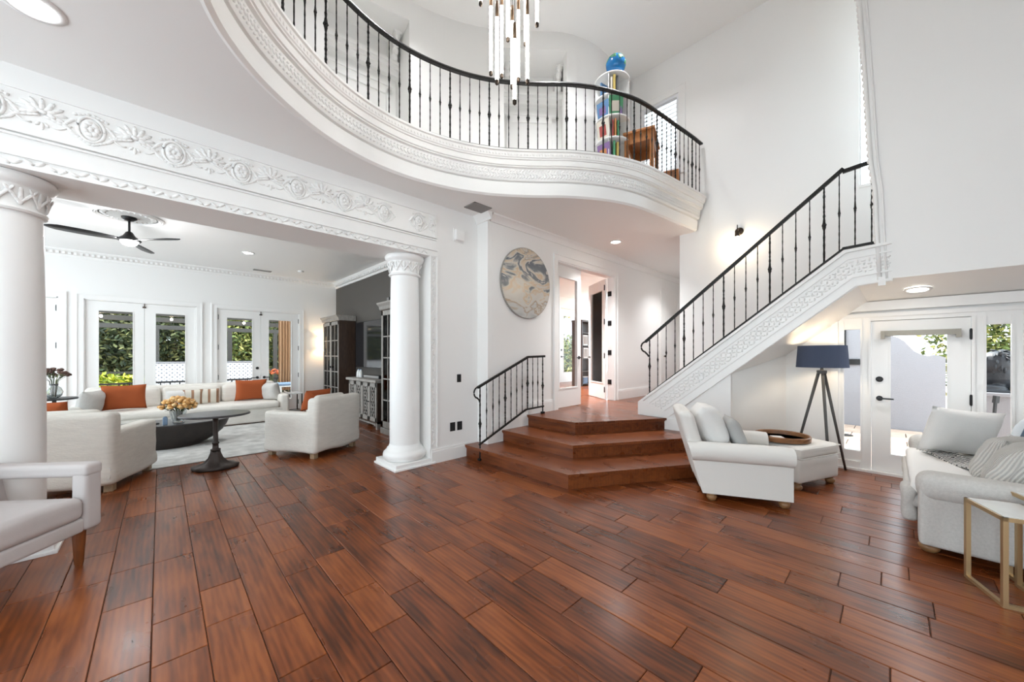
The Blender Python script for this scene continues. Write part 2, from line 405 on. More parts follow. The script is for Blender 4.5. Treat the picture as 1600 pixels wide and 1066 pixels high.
def slab_wall(axis, c0, c1, u0, u1, z0, z1, holes=()):
    """wall perpendicular to `axis` between c0 and c1, spanning u0..u1 and z0..z1, with rectangular holes (u0,u1,z0,z1)"""
    mb = MB(); us = sorted({u0, u1, *[min(max(h[i], u0), u1) for h in holes for i in (0, 1)]})
    for a, b in zip(us, us[1:]):
        m = (a+b)/2; spans = sorted([(max(h[2], z0), min(h[3], z1)) for h in holes if h[0] < m < h[1]]); z = z0
        for s0, s1 in spans + [(z1, z1)]:
            if s0 > z+1e-6:
                if axis == 'x': mb.box(c0, c1, a, b, z, s0)
                else: mb.box(a, b, c0, c1, z, s0)
            z = max(z, s1)
    return mb
def catmull(pts, step=.03):
    P = [Vector(p) for p in pts]; P = [P[0]*2-P[1]] + P + [P[-1]*2-P[-2]]; out = []
    for i in range(1, len(P)-2):
        for k in range(24):
            t = k/24
            out.append(.5*((2*P[i]) + (-P[i-1]+P[i+1])*t + (2*P[i-1]-5*P[i]+4*P[i+1]-P[i+2])*t*t + (-P[i-1]+3*P[i]-3*P[i+1]+P[i+2])*t**3))
    out.append(P[-2])
    res = [out[0]]; acc = 0
    for a, b in zip(out, out[1:]):
        seg = (b-a).length
        while acc+seg >= step and seg > 1e-9:
            t = (step-acc)/seg; a = a.lerp(b, t); seg = (b-a).length; res.append(a.copy()); acc = 0
        acc += seg
    return res
def sweep(path, prof, closed_prof=False):
    """sweep (offset to the right of travel, z) profile along a 2-D path"""
    mb = MB(); rs = []
    for i, p in enumerate(path):
        d = (path[min(i+1, len(path)-1)] - path[max(i-1, 0)]).normalized(); nrm = Vector((d.y, -d.x))
        rs.append([(p.x+nrm.x*o, p.y+nrm.y*o, z) for o, z in prof])
    return mb.rings(rs, close=closed_prof, caps=closed_prof)
def along(path, s):
    acc = 0
    for a, b in zip(path, path[1:]):
        l = (b-a).length
        if acc+l >= s: return a.lerp(b, (s-acc)/l), (b-a).normalized()
        acc += l
    return path[-1], (path[-1]-path[-2]).normalized()
R = math.radians
# ================================================================== THE SETTING
YO, YA, XR, XE, XS, XT, YL = 4.55, 4.30, 6.80, 6.78, 5.85, 3.88, 11.80
ZC, ZF, ZT, ZP, RIS = 3.72, 4.24, 7.05, .54, .18

# ---- floor: sub-floor plus planks running along Y
floor = struct('floor', MB().box(-4.5, 6.95, -4.0, 12.0, -.10, -.007), 'joint', label='brown wooden plank floor of the great room')
PW = .2205; X0 = -.0335
rows = []
def proj(x, y, z=0):
    dep = x*math.cos(TH)+y*math.sin(TH)
    if dep < .25: return None
    return 800+572*(x*math.sin(TH)-y*math.cos(TH))/dep, 555-572*(z-1.55)/dep, dep
rng = random.Random(11)
planks = []
k0 = int((-4.5-X0)/PW); k1 = int((6.8-X0)/PW)+1
for k in range(k0, k1):
    xa = X0+k*PW; y = -4.0 - rng.random()*.8
    while y < 11.9:
        ln = rng.choice([.42, .55, .7, .85, 1.0, 1.15, 1.3]) * (0.9+.2*rng.random())
        y2 = min(y+ln, 12.0); pj = proj(xa+PW/2, (y+y2)/2)
        vis = 0
        if pj and -90 < pj[0] < 1690 and pj[1] < 1250: vis = ln/pj[2]**3
        if xa > 3.5 and y > 2.8: vis *= .02
        planks.append((vis, max(xa, -4.5), min(xa+PW, 6.79), max(y, -4.0), y2)); y = y2
planks.sort(key=lambda p: -p[0])
def plank_into(mb, p, z):
    _, xa, xb, ya, yb = p; g = .0016; c = .0035
    if xb-xa < .02 or yb-ya < .02: return
    xa, xb, ya, yb = xa+g, xb-g, ya+g, yb-g
    zz = z
    v = [(xa, ya, zz-.010), (xb, ya, zz-.010), (xb, yb, zz-.010), (xa, yb, zz-.010),
         (xa, ya, zz-.003), (xb, ya, zz-.003), (xb, yb, zz-.003), (xa, yb, zz-.003),
         (xa+c, ya+c, zz), (xb-c, ya+c, zz), (xb-c, yb-c, zz), (xa+c, yb-c, zz)]
    mb.add(v, [(0, 1, 5, 4), (1, 2, 6, 5), (2, 3, 7, 6), (3, 0, 4, 7), (4, 5, 9, 8), (5, 6, 10, 9), (6, 7, 11, 10), (7, 4, 8, 11), (8, 9, 10, 11)])
for p in planks[:300]:
    mb = MB(); plank_into(mb, p, 0.0008*rng.random()); obj('plank', mb, 'floor', floor)
mb = MB()
for p in planks[300:]: plank_into(mb, p, 0)
o = obj('plank_field', mb, 'floor', floor); o['kind'] = 'stuff'

# ---- walls
# wall with the wide opening to the living room
OX0, OX1, OZ = -1.05, 2.76, 2.955
mb = slab_wall('y', YO, YO+.62, -4.5, 3.62, 0, ZC, [(OX0, OX1, -1, OZ)])
wall_l = struct('wall_left', mb, 'wall', label='white wall with wide columned opening and carved frieze')
def frame_strip(x0, x1, z0, z1, y=YO, d=.02): return MB().box(x0, x1, y-d, y, z0, z1)
# frieze panel borders and bead lines
obj('frieze_border', MB().box(OX0-.3, 2.86, YO-.014, YO, 3.545, 3.560).box(2.845, 2.86, YO-.014, YO, 3.235, 3.545), 'trim', wall_l)
obj('frieze_bead', MB().box(OX0-.3, 2.86, YO-.035, YO, 3.215, 3.235).box(OX0-.3, 2.86, YO-.022, YO, 3.19, 3.203), 'trim', wall_l)
# carved strip that frames the opening
mbs = MB(); mbs.box(OX0, 2.88, YO-.018, YO, OZ, OZ+.012).box(OX0, 2.88, YO-.02, YO, OZ+.085, OZ+.095).box(OX1, OX1+.012, YO-.018, YO, .22, OZ).box(2.868, 2.88, YO-.02, YO, .22, OZ)
obj('opening_moulding', mbs, 'trim', wall_l)
mbs = MB(); i = 0; x = OX0
while x < 2.74:
    mbs.ell((x, YO-.003, OZ+.048+.012*math.sin(i*1.2)), (.034, .012, .013), 6, 4, Matrix.Rotation(.6*(-1)**i, 3, 'Y')); x += .055; i += 1
z = .3; i = 0
while z < OZ:
    mbs.ell((2.815+.010*math.sin(i*1.2), YO-.003, z), (.013, .012, .034), 6, 4, Matrix.Rotation(.6*(-1)**i, 3, 'Y')); z += .055; i += 1
o = obj('opening_scrollwork', mbs, 'plaster', wall_l, smooth=True); o['kind'] = 'stuff'
# medallions and leaf bouquets of the frieze
def medallion_mesh():
    mb = MB()
    ring = [(.075*math.cos(2*PI*j/20), 0, .100*math.sin(2*PI*j/20)) for j in range(20)]
    mb.tube(ring+[ring[0]], .012, 6)
    mb.ell((0, 0, 0), (.064, .012, .088), 12, 6)
    for q in range(7):
        a = 2*PI*q/7; mb.ell((.034*math.cos(a), -.010, .045*math.sin(a)), (.020, .012, .024), 6, 4, Matrix.Rotation(-a, 3, 'Y'))
    mb.ell((0, -.016, 0), (.016, .010, .018), 6, 4)
    for s in (-1, 1):
        for q in range(5):
            t = q/4; mb.ell((s*(.095+.045*t), 0, .055*(1-t)-.012), (.028-.012*t, .010, .012), 6, 4, Matrix.Rotation(s*(.5+.4*t), 3, 'Y'))
            mb.ell((s*(.095+.045*t), 0, -.055*(1-t)-.012), (.028-.012*t, .010, .012), 6, 4, Matrix.Rotation(-s*(.5+.4*t), 3, 'Y'))
        for q in range(4): mb.ell((s*(.018+.022*q), 0, .118-.008*q), (.018, .012, .012), 6, 4, Matrix.Rotation(s*.3, 3, 'Y'))
        for q in range(4): mb.ell((s*(.014+.02*q), 0, -.118+.012*q), (.018, .010, .011), 6, 4, Matrix.Rotation(-s*.5, 3, 'Y'))
    return mb.mesh('frieze_medallion', 'plaster', True)
def bouquet_mesh():
    mb = MB()
    for lay, (n, rad, ln) in enumerate(((9, .062, .046), (7, .036, .036), (1, 0, .03))):
        for q in range(n):
            a = PI*(.5+(q/(max(n-1, 1))-.5)*1.25)
            mb.ell((rad*1.35*math.cos(a), -.006*lay, .020+rad*math.sin(a)), (ln, .012, .016), 6, 4, Matrix.Rotation(-a, 3, 'Y'))
    for s in (-1, 1):
        for q in range(4): mb.ell((s*(.03+.028*q), -.002, -.012-.010*q), (.026, .010, .011), 6, 4, Matrix.Rotation(s*.35, 3, 'Y'))
        mb.ell((s*.022, 0, -.075), (.020, .008, .010), 6, 4, Matrix.Rotation(s*.9, 3, 'Y'))
        mb.tube([(s*(.05+.02*t), 0, -.075-.016*math.sin(t*.9)+.006*t) for t in range(6)], .007, 5)
    mb.ell((0, 0, -.09), (.012, .008, .03), 6, 4)
    return mb.mesh('frieze_bouquet', 'plaster', True)
mm, bq = medallion_mesh(), bouquet_mesh()
for i in range(-2, 7):
    o = link('frieze_medallion', mm, wall_l); o.location = (.092+.4985*(i-1)+.0, YO-.004, 3.392); o.rotation_euler = (0, 0, 0)
    if .092+.4985*(i-1)+.25 < 2.75:
        o = link('frieze_bouquet', bq, wall_l); o.location = (.092+.4985*(i-1)-.2493, YO-.004, 3.405)
o = link('frieze_bouquet', bq, wall_l); o.location = (2.80, YO-.004, 3.40); o.scale = (.45, 1, 1)
# art wall, stands a little forward; holds the study doors and a hall door
DX0, DX1, DZ = 5.30, 7.30, 3.30
wall_c = struct('wall_center', slab_wall('y', YA, YA+.16, 3.70, 11.4, 0, ZC, [(DX0, DX1, .1, DZ)]), 'wall', label='white wall with round art and study doors')
obj('wall_return', MB().box(3.62, 3.702, YA+.001, YO+.6, 0, ZC), 'wall', wall_c)
# right-hand wall: entry door, stair window, shuttered window, hall passage
holes = [(-.98, .52, -1, 2.0), (-1.0, .317, 3.83, 6.4), (2.70, 3.40, 4.95, 6.33), (2.68, 6.6, .1, ZC+.05)]
wall_r = struct('wall_right', slab_wall('x', XR, XR+.16, -4.0, 6.5, -.1, ZT, holes), 'wall', label='tall white wall behind the staircase')
struct('wall_hall', MB().box(XR+.01, 11.4, 2.54, 2.68, .4, ZC).box(11.4, 11.5, 2.5, 4.5, .4, ZC), 'wall', label='white walls of the side hall')
# wall above the entry, hung over the landing soffit, with arched edge
ed = [(.09, 2.40), (.115, 3.0), (.126, 3.40), (.165, 3.78), (.209, 4.75), (.257, 5.66), (.40, 6.25), (.75, 6.75), (1.2, ZT)]
poly = [(-4.0, 2.40)] + ed + [(-4.0, ZT)]
wall_s = fix_normals(obj('wall_stair', MB().prism_x(poly, XS+.004, XS+.14), 'wall')); wall_s['kind'] = 'structure'; wall_s['label'] = 'tall white wall above the entry with arched edge'
mb = MB(); mb.tube([(XS-.004, y+.012, z) for y, z in ed], .020, 6); mb.tube([(XS-.004, y-.045, z) for y, z in ed], .010, 6)
obj('arch_moulding', mb, 'trim', wall_s, smooth=True)
mb = MB()
for (ya, za), (yb, zb) in zip(ed, ed[1:]):
    n = max(1, int(math.hypot(yb-ya, zb-za)/.07))
    for q in range(n):
        t = q/n; mb.ell((XS+.03, ya+(yb-ya)*t+.025, za+(zb-za)*t), (.03, .022, .032), 6, 4)
o = obj('arch_scrollwork', mb, 'plaster', wall_s, smooth=True); o['kind'] = 'stuff'
obj('wall_cap', MB().box(XS-.03, XS+.02, .055, .115, 2.33, 2.425), 'trim', wall_s)
# soffit below the landing and under the flight, nook wall
mb = MB()
mb.add([(XS, -4, 2.402), (XS, .09, 2.402), (XR, .09, 2.25), (XR, -4, 2.25)], [(0, 1, 2, 3)])
mb.add([(XS, .09, 2.402), (XS, .284, 2.36), (XR, .23, 2.25), (XR, .09, 2.25)], [(0, 1, 2, 3)])
mb.add([(XS, .284, 2.36), (XS, 1.603, 1.28), (XR, 1.113, 1.55), (XR, .23, 2.25)], [(0, 1, 2, 3)])
struct('ceiling_entry', mb, 'ceil', label='low white soffit over the entry door')
mb = MB(); mb.add([(XS+.1, 1.603, 0), (XS+.1, 1.603, 1.3), (XR, 1.113, 1.56), (XR, 1.113, 0)], [(0, 1, 2, 3)])
struct('wall_nook', mb, 'wall', label='angled white wall below the staircase')
struct('trim_1', MB().box(XE-.05, XE-.001, -3.9, .40, 2.13, 2.25), 'trim', label='flat white band above the entry door')
# living room walls
D1, D2, D0 = (-1.157, .642), (1.033, 2.885), (-3.2, -1.50)
struct('wall_living_back', slab_wall('y', YL, YL+.16, -4.1, XT+.16, -.1, ZC, [(*D0, -.05, 2.74), (*D1, -.05, 2.74), (*D2, -.05, 2.74)]), 'wall', label='white back wall of the living room with french doors')
struct('wall_living_right', MB().box(XT, XT+.14, YO+.6, YL, 0, ZC), 'dark_wall', label='dark grey wall behind the television')
struct('wall_living_left', slab_wall('x', -4.1, -4.0, YO+.5, YL, 0, ZC, [(5.4, 11.2, .25, 3.3)]), 'wall', label='white left wall of the living room')
# walls behind the camera with tall windows
wb = struct('wall_back', slab_wall('y', -4.1, -4.0, -4.6, XR, 0, ZT, [(-3.7, 0.0, .2, 4.2)]), 'wall', label='window wall of the great room')
mb = MB()
for k in range(1, 3): mb.box(-3.7+k*1.233-.03, -3.7+k*1.233+.03, -4.08, -4.02, .2, 4.2)
for zz in (2.4,): mb.box(-3.7, 0.0, -4.07, -4.03, zz-.03, zz+.03)
obj('window_frame', mb, 'trim', wb)
struct('wall_side', slab_wall('x', -4.6, -4.5, -4.0, YO, 0, ZT, [(0.2, 4.4, .2, 3.6), (2.4, 4.45, 4.5, 6.9)]), 'wall', label='side wall of the great room with windows')
struct('wall_upper_side', slab_wall('x', -4.6, -4.5, YO, 6.5, ZC, ZT), 'wall')
struct('wall_upper_back', MB().box(-4.6, XR+.1, 6.4, 6.5, ZC, ZT), 'wall')
struct('ceiling_upper', MB().box(-4.6, XR+.2, -4.1, 6.5, ZT, ZT+.1), 'ceil', label='high white ceiling of the great room')

# ---- gallery slab with the S-shaped edge
RAIL = [(.10, -4.0), (.10, -2.0), (.10, .6), (.10, 1.6), (.145, 2.3), (.28, 2.85), (.47, 3.20), (.757, 3.504), (1.206, 3.814), (1.705, 3.981), (2.211, 4.006), (2.73, 3.895), (3.192, 3.676), (3.611, 3.359),
        (3.977, 3.028), (4.422, 2.733), (4.925, 2.532), (5.483, 2.437), (5.963, 2.381), (6.40, 2.325), (XR-.01, 2.29)]
path = catmull(RAIL, .05)
inn = []
for i, p in enumerate(path):
    d = (path[min(i+1, len(path)-1)]-path[max(i-1, 0)]).normalized(); inn.append((p.x-d.y*.11, p.y+d.x*.11))
slab = fix_normals(obj('ceiling', MB().prism(inn + [(XR+.05, inn[-1][1]), (11.45, inn[-1][1]), (11.45, 8.7), (4.0, 8.7), (4.0, 12.0), (-4.55, 12.0), (-4.55, -4.0)], ZC, ZF), 'ceil'))
slab['kind'] = 'structure'; slab['label'] = 'white ceiling below the curved gallery'
prof = [(-.13, 3.719), (-.105, 3.712), (-.075, 3.735), (-.062, 3.885), (-.085, 3.893), (-.085, 3.903), (-.045, 3.906), (-.030, 3.925), (-.022, 4.060), (.012, 4.066), (.012, 4.080), (.028, 4.085), (.030, 4.150), (.048, 4.155), (.050, 4.168), (.062, 4.176), (.068, 4.235), (.088, 4.242), (.088, 4.268), (.06, 4.275), (-.25, 4.275)]
fascia = struct('trim_2', sweep(path, prof), 'trim', label='white moulded edge band of the curved gallery', angle=35)
mb = MB(); s = 3.5; tot = sum((b-a).length for a, b in zip(path, path[1:])); i = 0
while s < tot:
    p, d = along(path, s); n = Vector((d.y, -d.x)); a = math.atan2(d.y, d.x); rot = Matrix.Rotation(a, 3, 'Z')
    for r_ in range(3):
        q = p + n*(-.024); sgn = 1 if (r_ % 2) else -1
        mb.ell((q.x, q.y, 3.945+.045*r_), (.026, .012, .011), 6, 3, rot @ Matrix.Rotation(sgn*.7, 3, 'Y'))
    q = p + n*.064; mb.ell((q.x, q.y, 4.205), (.016, .008, .018), 6, 3, rot)
    s += .042; i += 1
o = obj('carved_leaf_band', mb, 'plaster', fascia, smooth=True); o['kind'] = 'stuff'

# upper curved wall with two niches
UW = [(-1.05, 2.3), (-.80, 3.5), (-.35, 4.25), (.35, 4.85), (1.2, 5.24), (2.0, 5.33), (2.764, 5.206), (3.385, 5.027), (3.972, 4.722), (4.622, 4.181), (5.005, 3.865), (5.558, 3.655), (6.159, 3.63), (XR, 3.64)]
up = catmull(UW, .06)
def px_of(p): return proj(p.x, p.y)[0] if proj(p.x, p.y) else -9999
mbw = MB()
def seg_wall(mb, pts, z0, z1, th=.16):
    rs = []
    for i, p in enumerate(pts):
        d = (pts[min(i+1, len(pts)-1)]-pts[max(i-1, 0)]).normalized(); n = Vector((-d.y, d.x))
        q = p+n*th
        rs.append([(p.x, p.y, z0), (p.x, p.y, z1), (q.x, q.y, z1), (q.x, q.y, z0)])
    mb.rings(rs)
runs = []; cur = None
for p in up:
    px = px_of(p); key = 'A' if 505 < px < 635 else ('B' if 786 < px < 885 else 'W')
    if cur is None or cur[0] != key:
        if cur: cur[1].append(p)
        cur = [key, [p]]; runs.append(cur)
    else: cur[1].append(p)
niches = []
for key, pts in runs:
    if len(pts) < 2: continue
    if key == 'W': seg_wall(mbw, pts, ZF, ZT)
    else: seg_wall(mbw, pts, 6.75, ZT); niches.append((pts[0], pts[-1]))
wall_u = fix_normals(obj('wall_upper', mbw, 'wall', smooth=False)); wall_u['kind'] = 'structure'; wall_u['label'] = 'curved white upstairs wall with two niches'
for a, b in niches:
    d = (b-a).normalized(); n = Vector((-d.y, d.x)); L_ = (b-a).length; ang = math.atan2(d.y, d.x)
    def place(name, mb, m, par=wall_u, **k):
        mb.xf(Matrix.Translation((a.x, a.y, 0)) @ Matrix.Rotation(ang, 4, 'Z')); return obj(name, mb, m, par, **k)
    place('niche_back', MB().box(-.4, L_+.4, .62, .68, ZF, ZT-.01), 'wall')
    place('niche_side', MB().box(-.12, -.02, .1, .62, ZF, 6.75), 'wall'); place('niche_side', MB().box(L_+.02, L_+.12, .1, .62, ZF, 6.75), 'wall')
    place('niche_soffit', MB().box(-.05, L_+.05, .1, .64, 6.751, 6.80), 'wall')
    # door surround with two cornices, panel door
    place('door_surround', MB().box(.08, .16, .56, .62, ZF, 5.95).box(L_-.16, L_-.08, .56, .62, ZF, 5.95).box(.08, L_-.08, .56, .62, 5.86, 5.98).box(.05, L_-.05, .54, .62, 5.98, 6.02), 'trim')
    place('niche_cornice', MB().box(-.02, L_+.02, .50, .62, 6.28, 6.33).box(-.02, L_+.02, .46, .62, 6.33, 6.38).box(-.02, L_+.02, .53, .62, 6.18, 6.28), 'trim')
    place('door_panel', MB().box(.16, L_-.16, .585, .62, ZF, 5.86).box(.28, L_-.28, .575, .59, 4.45, 5.0).box(.28, L_-.28, .575, .59, 5.12, 5.72), 'trim')
    for sx in (.07, L_-.07):
        mbk = MB()
        for (zz, dy, rr) in ((6.70, .12, .075), (6.60, .09, .07), (6.50, .05, .06), (6.42, .02, .045)): mbk.ell((sx, .46-dy, zz), (.055, rr, rr), 8, 6)
        mbk.box(sx-.06, sx+.06, .28, .52, 6.71, 6.75); mbk.box(sx-.06, sx+.06, .46, .60, 6.38, 6.75)
        place('corbel', mbk, 'plaster')

# ---- landing floor and steps
CORN = [(3.39, 2.59), (3.94, 2.935), (4.50, 3.31)]   # front corners of the steps
ANG = R(-29.5)
def step_poly(c, back_y=YO, grow=0.0):
    cx_, cy_ = c[0]-grow, c[1]-grow*.75
    yr = cy_ + (XS+.0-cx_)*math.tan(ANG)
    return [(cx_, back_y), (cx_, cy_), (XS, yr), (XS, back_y)]
steps = thing('entry_steps', 'three wide dark wooden steps up to the study hall', 'steps')
lft = [YO-.001, YO-.001, YO-.001]
for i, c in enumerate(CORN):
    z1 = RIS*(i+1); z0 = RIS*i
    p = step_poly(c, lft[i])
    if i == 2: p = [(p[0][0], YA-.002), p[1], p[2], (XS, 2.60), (XR, 2.68), (11.38, 2.68), (11.38, YA-.002)]
    q = step_poly(c, lft[i], .028)
    if i == 2: q = [(q[0][0], YA-.002), q[1], (XS-.002, q[2][1]), (XS-.002, 2.9), (XR, 3.0), (11.38, 3.0), (11.38, YA-.002)]
    t = fix_normals(obj('tread', MB().prism(q, z1-.034, z1), 'tread', steps))
    # mitre line pieces: risers
    yr = p[2][1]
    obj('riser', MB().prism([(c[0], lft[i] if i < 2 else YA-.002), (c[0], c[1]), (c[0]+.03, c[1]+.02), (c[0]+.03, lft[i] if i < 2 else YA-.002)][::-1], z0, z1-.034), 'tread', steps)
    obj('riser', MB().prism([(c[0], c[1]), (XS, yr), (XS, yr+.035), (c[0]+.02, c[1]+.03)], z0, z1-.034), 'tread', steps)
    # shoe moulding below the nosing
    obj('cove', MB().prism([(c[0]-.012, (lft[i] if i < 2 else YA-.002)), (c[0]-.012, c[1]-.009), (c[0], c[1]), (c[0], lft[i] if i < 2 else YA-.002)][::-1], z1-.052, z1-.034), 'tread', steps)
    obj('cove', MB().prism([(c[0]-.012, c[1]-.009), (XS, yr-.014), (XS, yr), (c[0], c[1])], z1-.052, z1-.034), 'tread', steps)
lf = struct('floor_study', MB().box(5.0, 11.4, YA-.002, 8.7, .40, ZP-.002), 'tread', label='dark wooden floor of the study')

# ---- baseboards, crown
def base_x(name, x0, x1, y, z=0, h=.20):
    return struct(name, MB().box(x0, x1, y-.018, y, z, z+h-.03).box(x0, x1, y-.012, y, z+h-.03, z+h), 'trim')
base_x('baseboard_left', 2.78, 3.62, YO)
base_x('baseboard_center_1', 3.70, 4.5, YA, RIS*2, .20)
base_x('baseboard_center_2', 4.5, DX0-.12, YA, ZP, .20)
base_x('baseboard_center_3', DX1+.12, 11.4, YA, ZP, .22)
struct('baseboard_living_right', MB().box(XT-.018, XT, 5.2, YL, 0, .2), 'trim')
base_x('baseboard_living_back', D2[1]+.15, XT, YL); 
struct('baseboard_right', MB().box(XE-.03, XE, .30, 1.05, 0, .12), 'trim')
def crown_x(name, x0, x1, y, zc, s=.12):
    return struct(name, MB().prism_x([(y, zc-s), (y-.02, zc-s), (y-.03, zc-s*.7), (y-s*.6, zc-s*.3), (y-s*.85, zc-s*.15), (y-s*.9, zc), (y, zc)], x0, x1), 'trim', angle=30)
crown_x('trim_3', 3.66, 11.4, YA, ZC, .11)
struct('trim_4', MB().prism_y([(3.62, ZC-.11), (3.60, ZC-.11), (3.59, ZC-.077), (3.55, ZC-.03), (3.52, ZC), (3.62, ZC)], YA-.1, YO), 'trim')
lc = crown_x('trim_5', -4.0, XT, YL, ZC, .15)
struct('trim_6', MB().prism_y([(XT, ZC-.16), (XT-.02, ZC-.16), (XT-.03, ZC-.12), (XT-.1, ZC-.05), (XT-.13, ZC-.02), (XT-.14, ZC), (XT, ZC)], 5.17, YL), 'trim', label='white crown moulding above the dark wall')
# small dentils of the living room crown
mb = MB(); yy = 5.25
while yy < YL-.2: mb.box(XT-.105, XT-.06, yy, yy+.05, ZC-.115, ZC-.05); yy += .10
o = obj('dentil_row', mb, 'trim', bpy.data.objects['trim_6']); o['kind'] = 'stuff'
mb = MB(); xx = -4.0
while xx < XT-.2: mb.box(xx, xx+.04, YL-.10, YL-.05, ZC-.10, ZC-.05); xx += .08
o = obj('dentil_row', mb, 'trim', lc); o['kind'] = 'stuff'

# ---- columns
def column(loc, label):
    t = thing('column', label, 'column', loc, 0, 'columns at the living room opening')
    obj('plinth', MB().rbox(-.29, .29, -.31, .31, 0, .085, .008, 1, 1).rbox(-.31, .31, -.33, .33, 0, .03, .006, 1, 1), 'trim', t)
    obj('base', MB().lathe([(.20, .085), (.27, .09), (.295, .12), (.30, .155), (.29, .19), (.262, .215), (.25, .225), (.245, .245), (.225, .26), (.21, .30)], 40), 'trim', t, angle=40)
    obj('shaft', MB().lathe([(.208, .29), (.208, 1.0), (.204, 1.8), (.195, 2.5), (.19, 2.70)], 40), 'trim', t, angle=60)
    cap = obj('capital', MB().lathe([(.19, 2.66), (.215, 2.665), (.222, 2.68), (.215, 2.695), (.198, 2.70), (.205, 2.75), (.225, 2.85), (.235, 2.865), (.25, 2.875), (.27, 2.905), (.272, 2.93), (.262, 2.95), (.20, 2.955)], 40), 'trim', t, angle=40)
    lm = MB()
    for s in (-1, 0, 1):
        for q in range(4): lm.ell((0, 0, .012+.024*q), (.018-.002*q, .008, .026), 6, 4, Matrix.Rotation(s*.5, 3, 'Y')) if s == 0 else lm.ell((s*(.012+.016*q), 0, .02+.022*q), (.011, .008, .026), 6, 4, Matrix.Rotation(s*.6, 3, 'Y'))
    leafm = lm.mesh('acanthus_leaf', 'plaster', True)
    for q in range(12):
        a = 2*PI*q/12; l = link('acanthus_leaf', leafm, cap); l.location = (.213*math.cos(a), .213*math.sin(a), 2.725); l.rotation_euler = (.12, 0, a+PI/2); l.scale = (1.15, .9, 1.1)
    return t
column((2.53, 4.85, 0), 'smooth white round column right of the living room opening')
column((-.885, 4.85, 0), 'smooth white round column beside the pale grey armchair')

# ---- staircase (flight, stringer)
st = thing('staircase', 'white staircase with carved sloping stringer and landing', 'staircase')
SP = [(3.0, .542), (3.0, .760), (.394, 2.790), (.0, 2.815), (.0, 2.375), (.284, 2.350), (2.51, .542)]
fix_normals(obj('stringer', MB().prism_x(SP, XS, XS+.14), 'trim', st))
def inset_strip(a0, a1):
    """band across the stringer between fractions a0..a1 from lower to upper edge"""
    lo = [(2.42, .61), (.30, 2.352), (.01, 2.378)]; hi = [(2.93, .80), (.394, 2.785), (.01, 2.812)]
    f = lambda t: [(l[0]+(h[0]-l[0])*t, l[1]+(h[1]-l[1])*t) for l, h in zip(lo, hi)]
    return f(a0) + f(a1)[::-1]
fix_normals(obj('stringer_cap', MB().prism_x(inset_strip(.93, 1.0), XS-.035, XS+.01), 'trim', st))
fix_normals(obj('stringer_moulding', MB().prism_x(inset_strip(.74, .78), XS-.018, XS), 'trim', st))
fix_normals(obj('stringer_moulding', MB().prism_x(inset_strip(.24, .28), XS-.018, XS), 'trim', st))
fix_normals(obj('stringer_moulding', MB().prism_x(inset_strip(.0, .06), XS-.025, XS), 'trim', st))
mb = MB()
f0, f1 = inset_strip(.33, .69)[:3], inset_strip(.33, .69)[3:][::-1]
rr = random.Random(5)
for (a, b), (c, d) in zip(zip(f0, f0[1:]), zip(f1, f1[1:])):
    ln = math.hypot(b[0]-a[0], b[1]-a[1]); n = int(ln/.045)
    for q in range(n):
        t = (q+.5)/n
        p0 = (a[0]+(b[0]-a[0])*t, a[1]+(b[1]-a[1])*t); p1 = (c[0]+(d[0]-c[0])*t, c[1]+(d[1]-c[1])*t)
        for v in range(4):
            u = (v+.5)/4+rr.uniform(-.05, .05)
            mb.ell((XS-.002, p0[0]+(p1[0]-p0[0])*u, p0[1]+(p1[1]-p0[1])*u), (.009, .026, .011), 6, 3, Matrix.Rotation(.7+(-1)**(v+q)*.9, 3, 'X'))
o = obj('carved_scrollwork', mb, 'plaster', st, smooth=True); o['kind'] = 'stuff'
obj('wall_below_stringer', MB().prism_x([(1.603, 0), (2.95, 0), (2.95, .60), (2.46, .58), (1.603, 1.28)], XS+.02, XS+.12), 'wall', st)
obj('skirting', MB().prism_x([(1.60, 0), (2.62, 0), (2.62, .45), (2.54, .54), (2.0, .54), (2.0, .2), (1.60, .2)], XS, XS+.02), 'trim', st)
for k in range(12):
    y1 = 2.85-.205*k; obj('stair_tread', MB().box(XS+.14, XR-.002, y1-.235, y1, ZP+.165*k+.13, ZP+.165*k+.165), 'tread', st)
    obj('stair_riser', MB().box(XS+.14, XR-.002, y1-.02, y1, ZP+.165*k, ZP+.165*k+.13), 'trim', st)
obj('landing', MB().box(XS+.14, XR-.002, -1.2, .39, 2.45, 2.72), 'tread', st)

# ---- wrought iron
def baluster_mesh(name, thick, h):
    r = .0125 if thick else .0072; k = .027 if thick else .0155
    m_ = h*.49; pr = [(r, 0), (r*1.0, h*.06)]
    for q in range(1, 7): pr.append((r*(1.12 if q % 2 else .9), h*.06+(m_-.05-h*.06)*q/7))
    pr += [(r*1.15, m_-.042), (r*1.5, m_-.03), (k*.75, m_-.014), (k, m_), (k*.8, m_+.012), (r*1.35, m_+.026), (r*1.1, m_+.05)]
    for q in range(1, 7): pr.append((r*(1.1 if q % 2 else .88)*(1 if thick else .92), m_+.05+(h-m_-.05)*q/7))
    pr.append((r*.9, h))
    return MB().lathe(pr, 6, twist=22 if thick else 14).mesh(name, 'iron')
bal_thin = baluster_mesh('baluster', False, .90); bal_thick = baluster_mesh('newel_baluster', True, .90)
gr = thing('balcony_railing', 'black wrought iron railing curving along the upstairs gallery', 'railing')
rp = [Vector((p.x, p.y)) for p in path]
acc = 0; s_first = None
for a, b in zip(rp, rp[1:]):
    if (a-Vector((.757, 3.504))).length < .04 and s_first is None: s_first = acc
    acc += (b-a).length
obj('handrail', sweep(rp, [(-.024, 5.185), (.024, 5.185), (.028, 5.20), (.018, 5.222), (-.018, 5.222), (-.028, 5.20)], True), 'iron', gr)
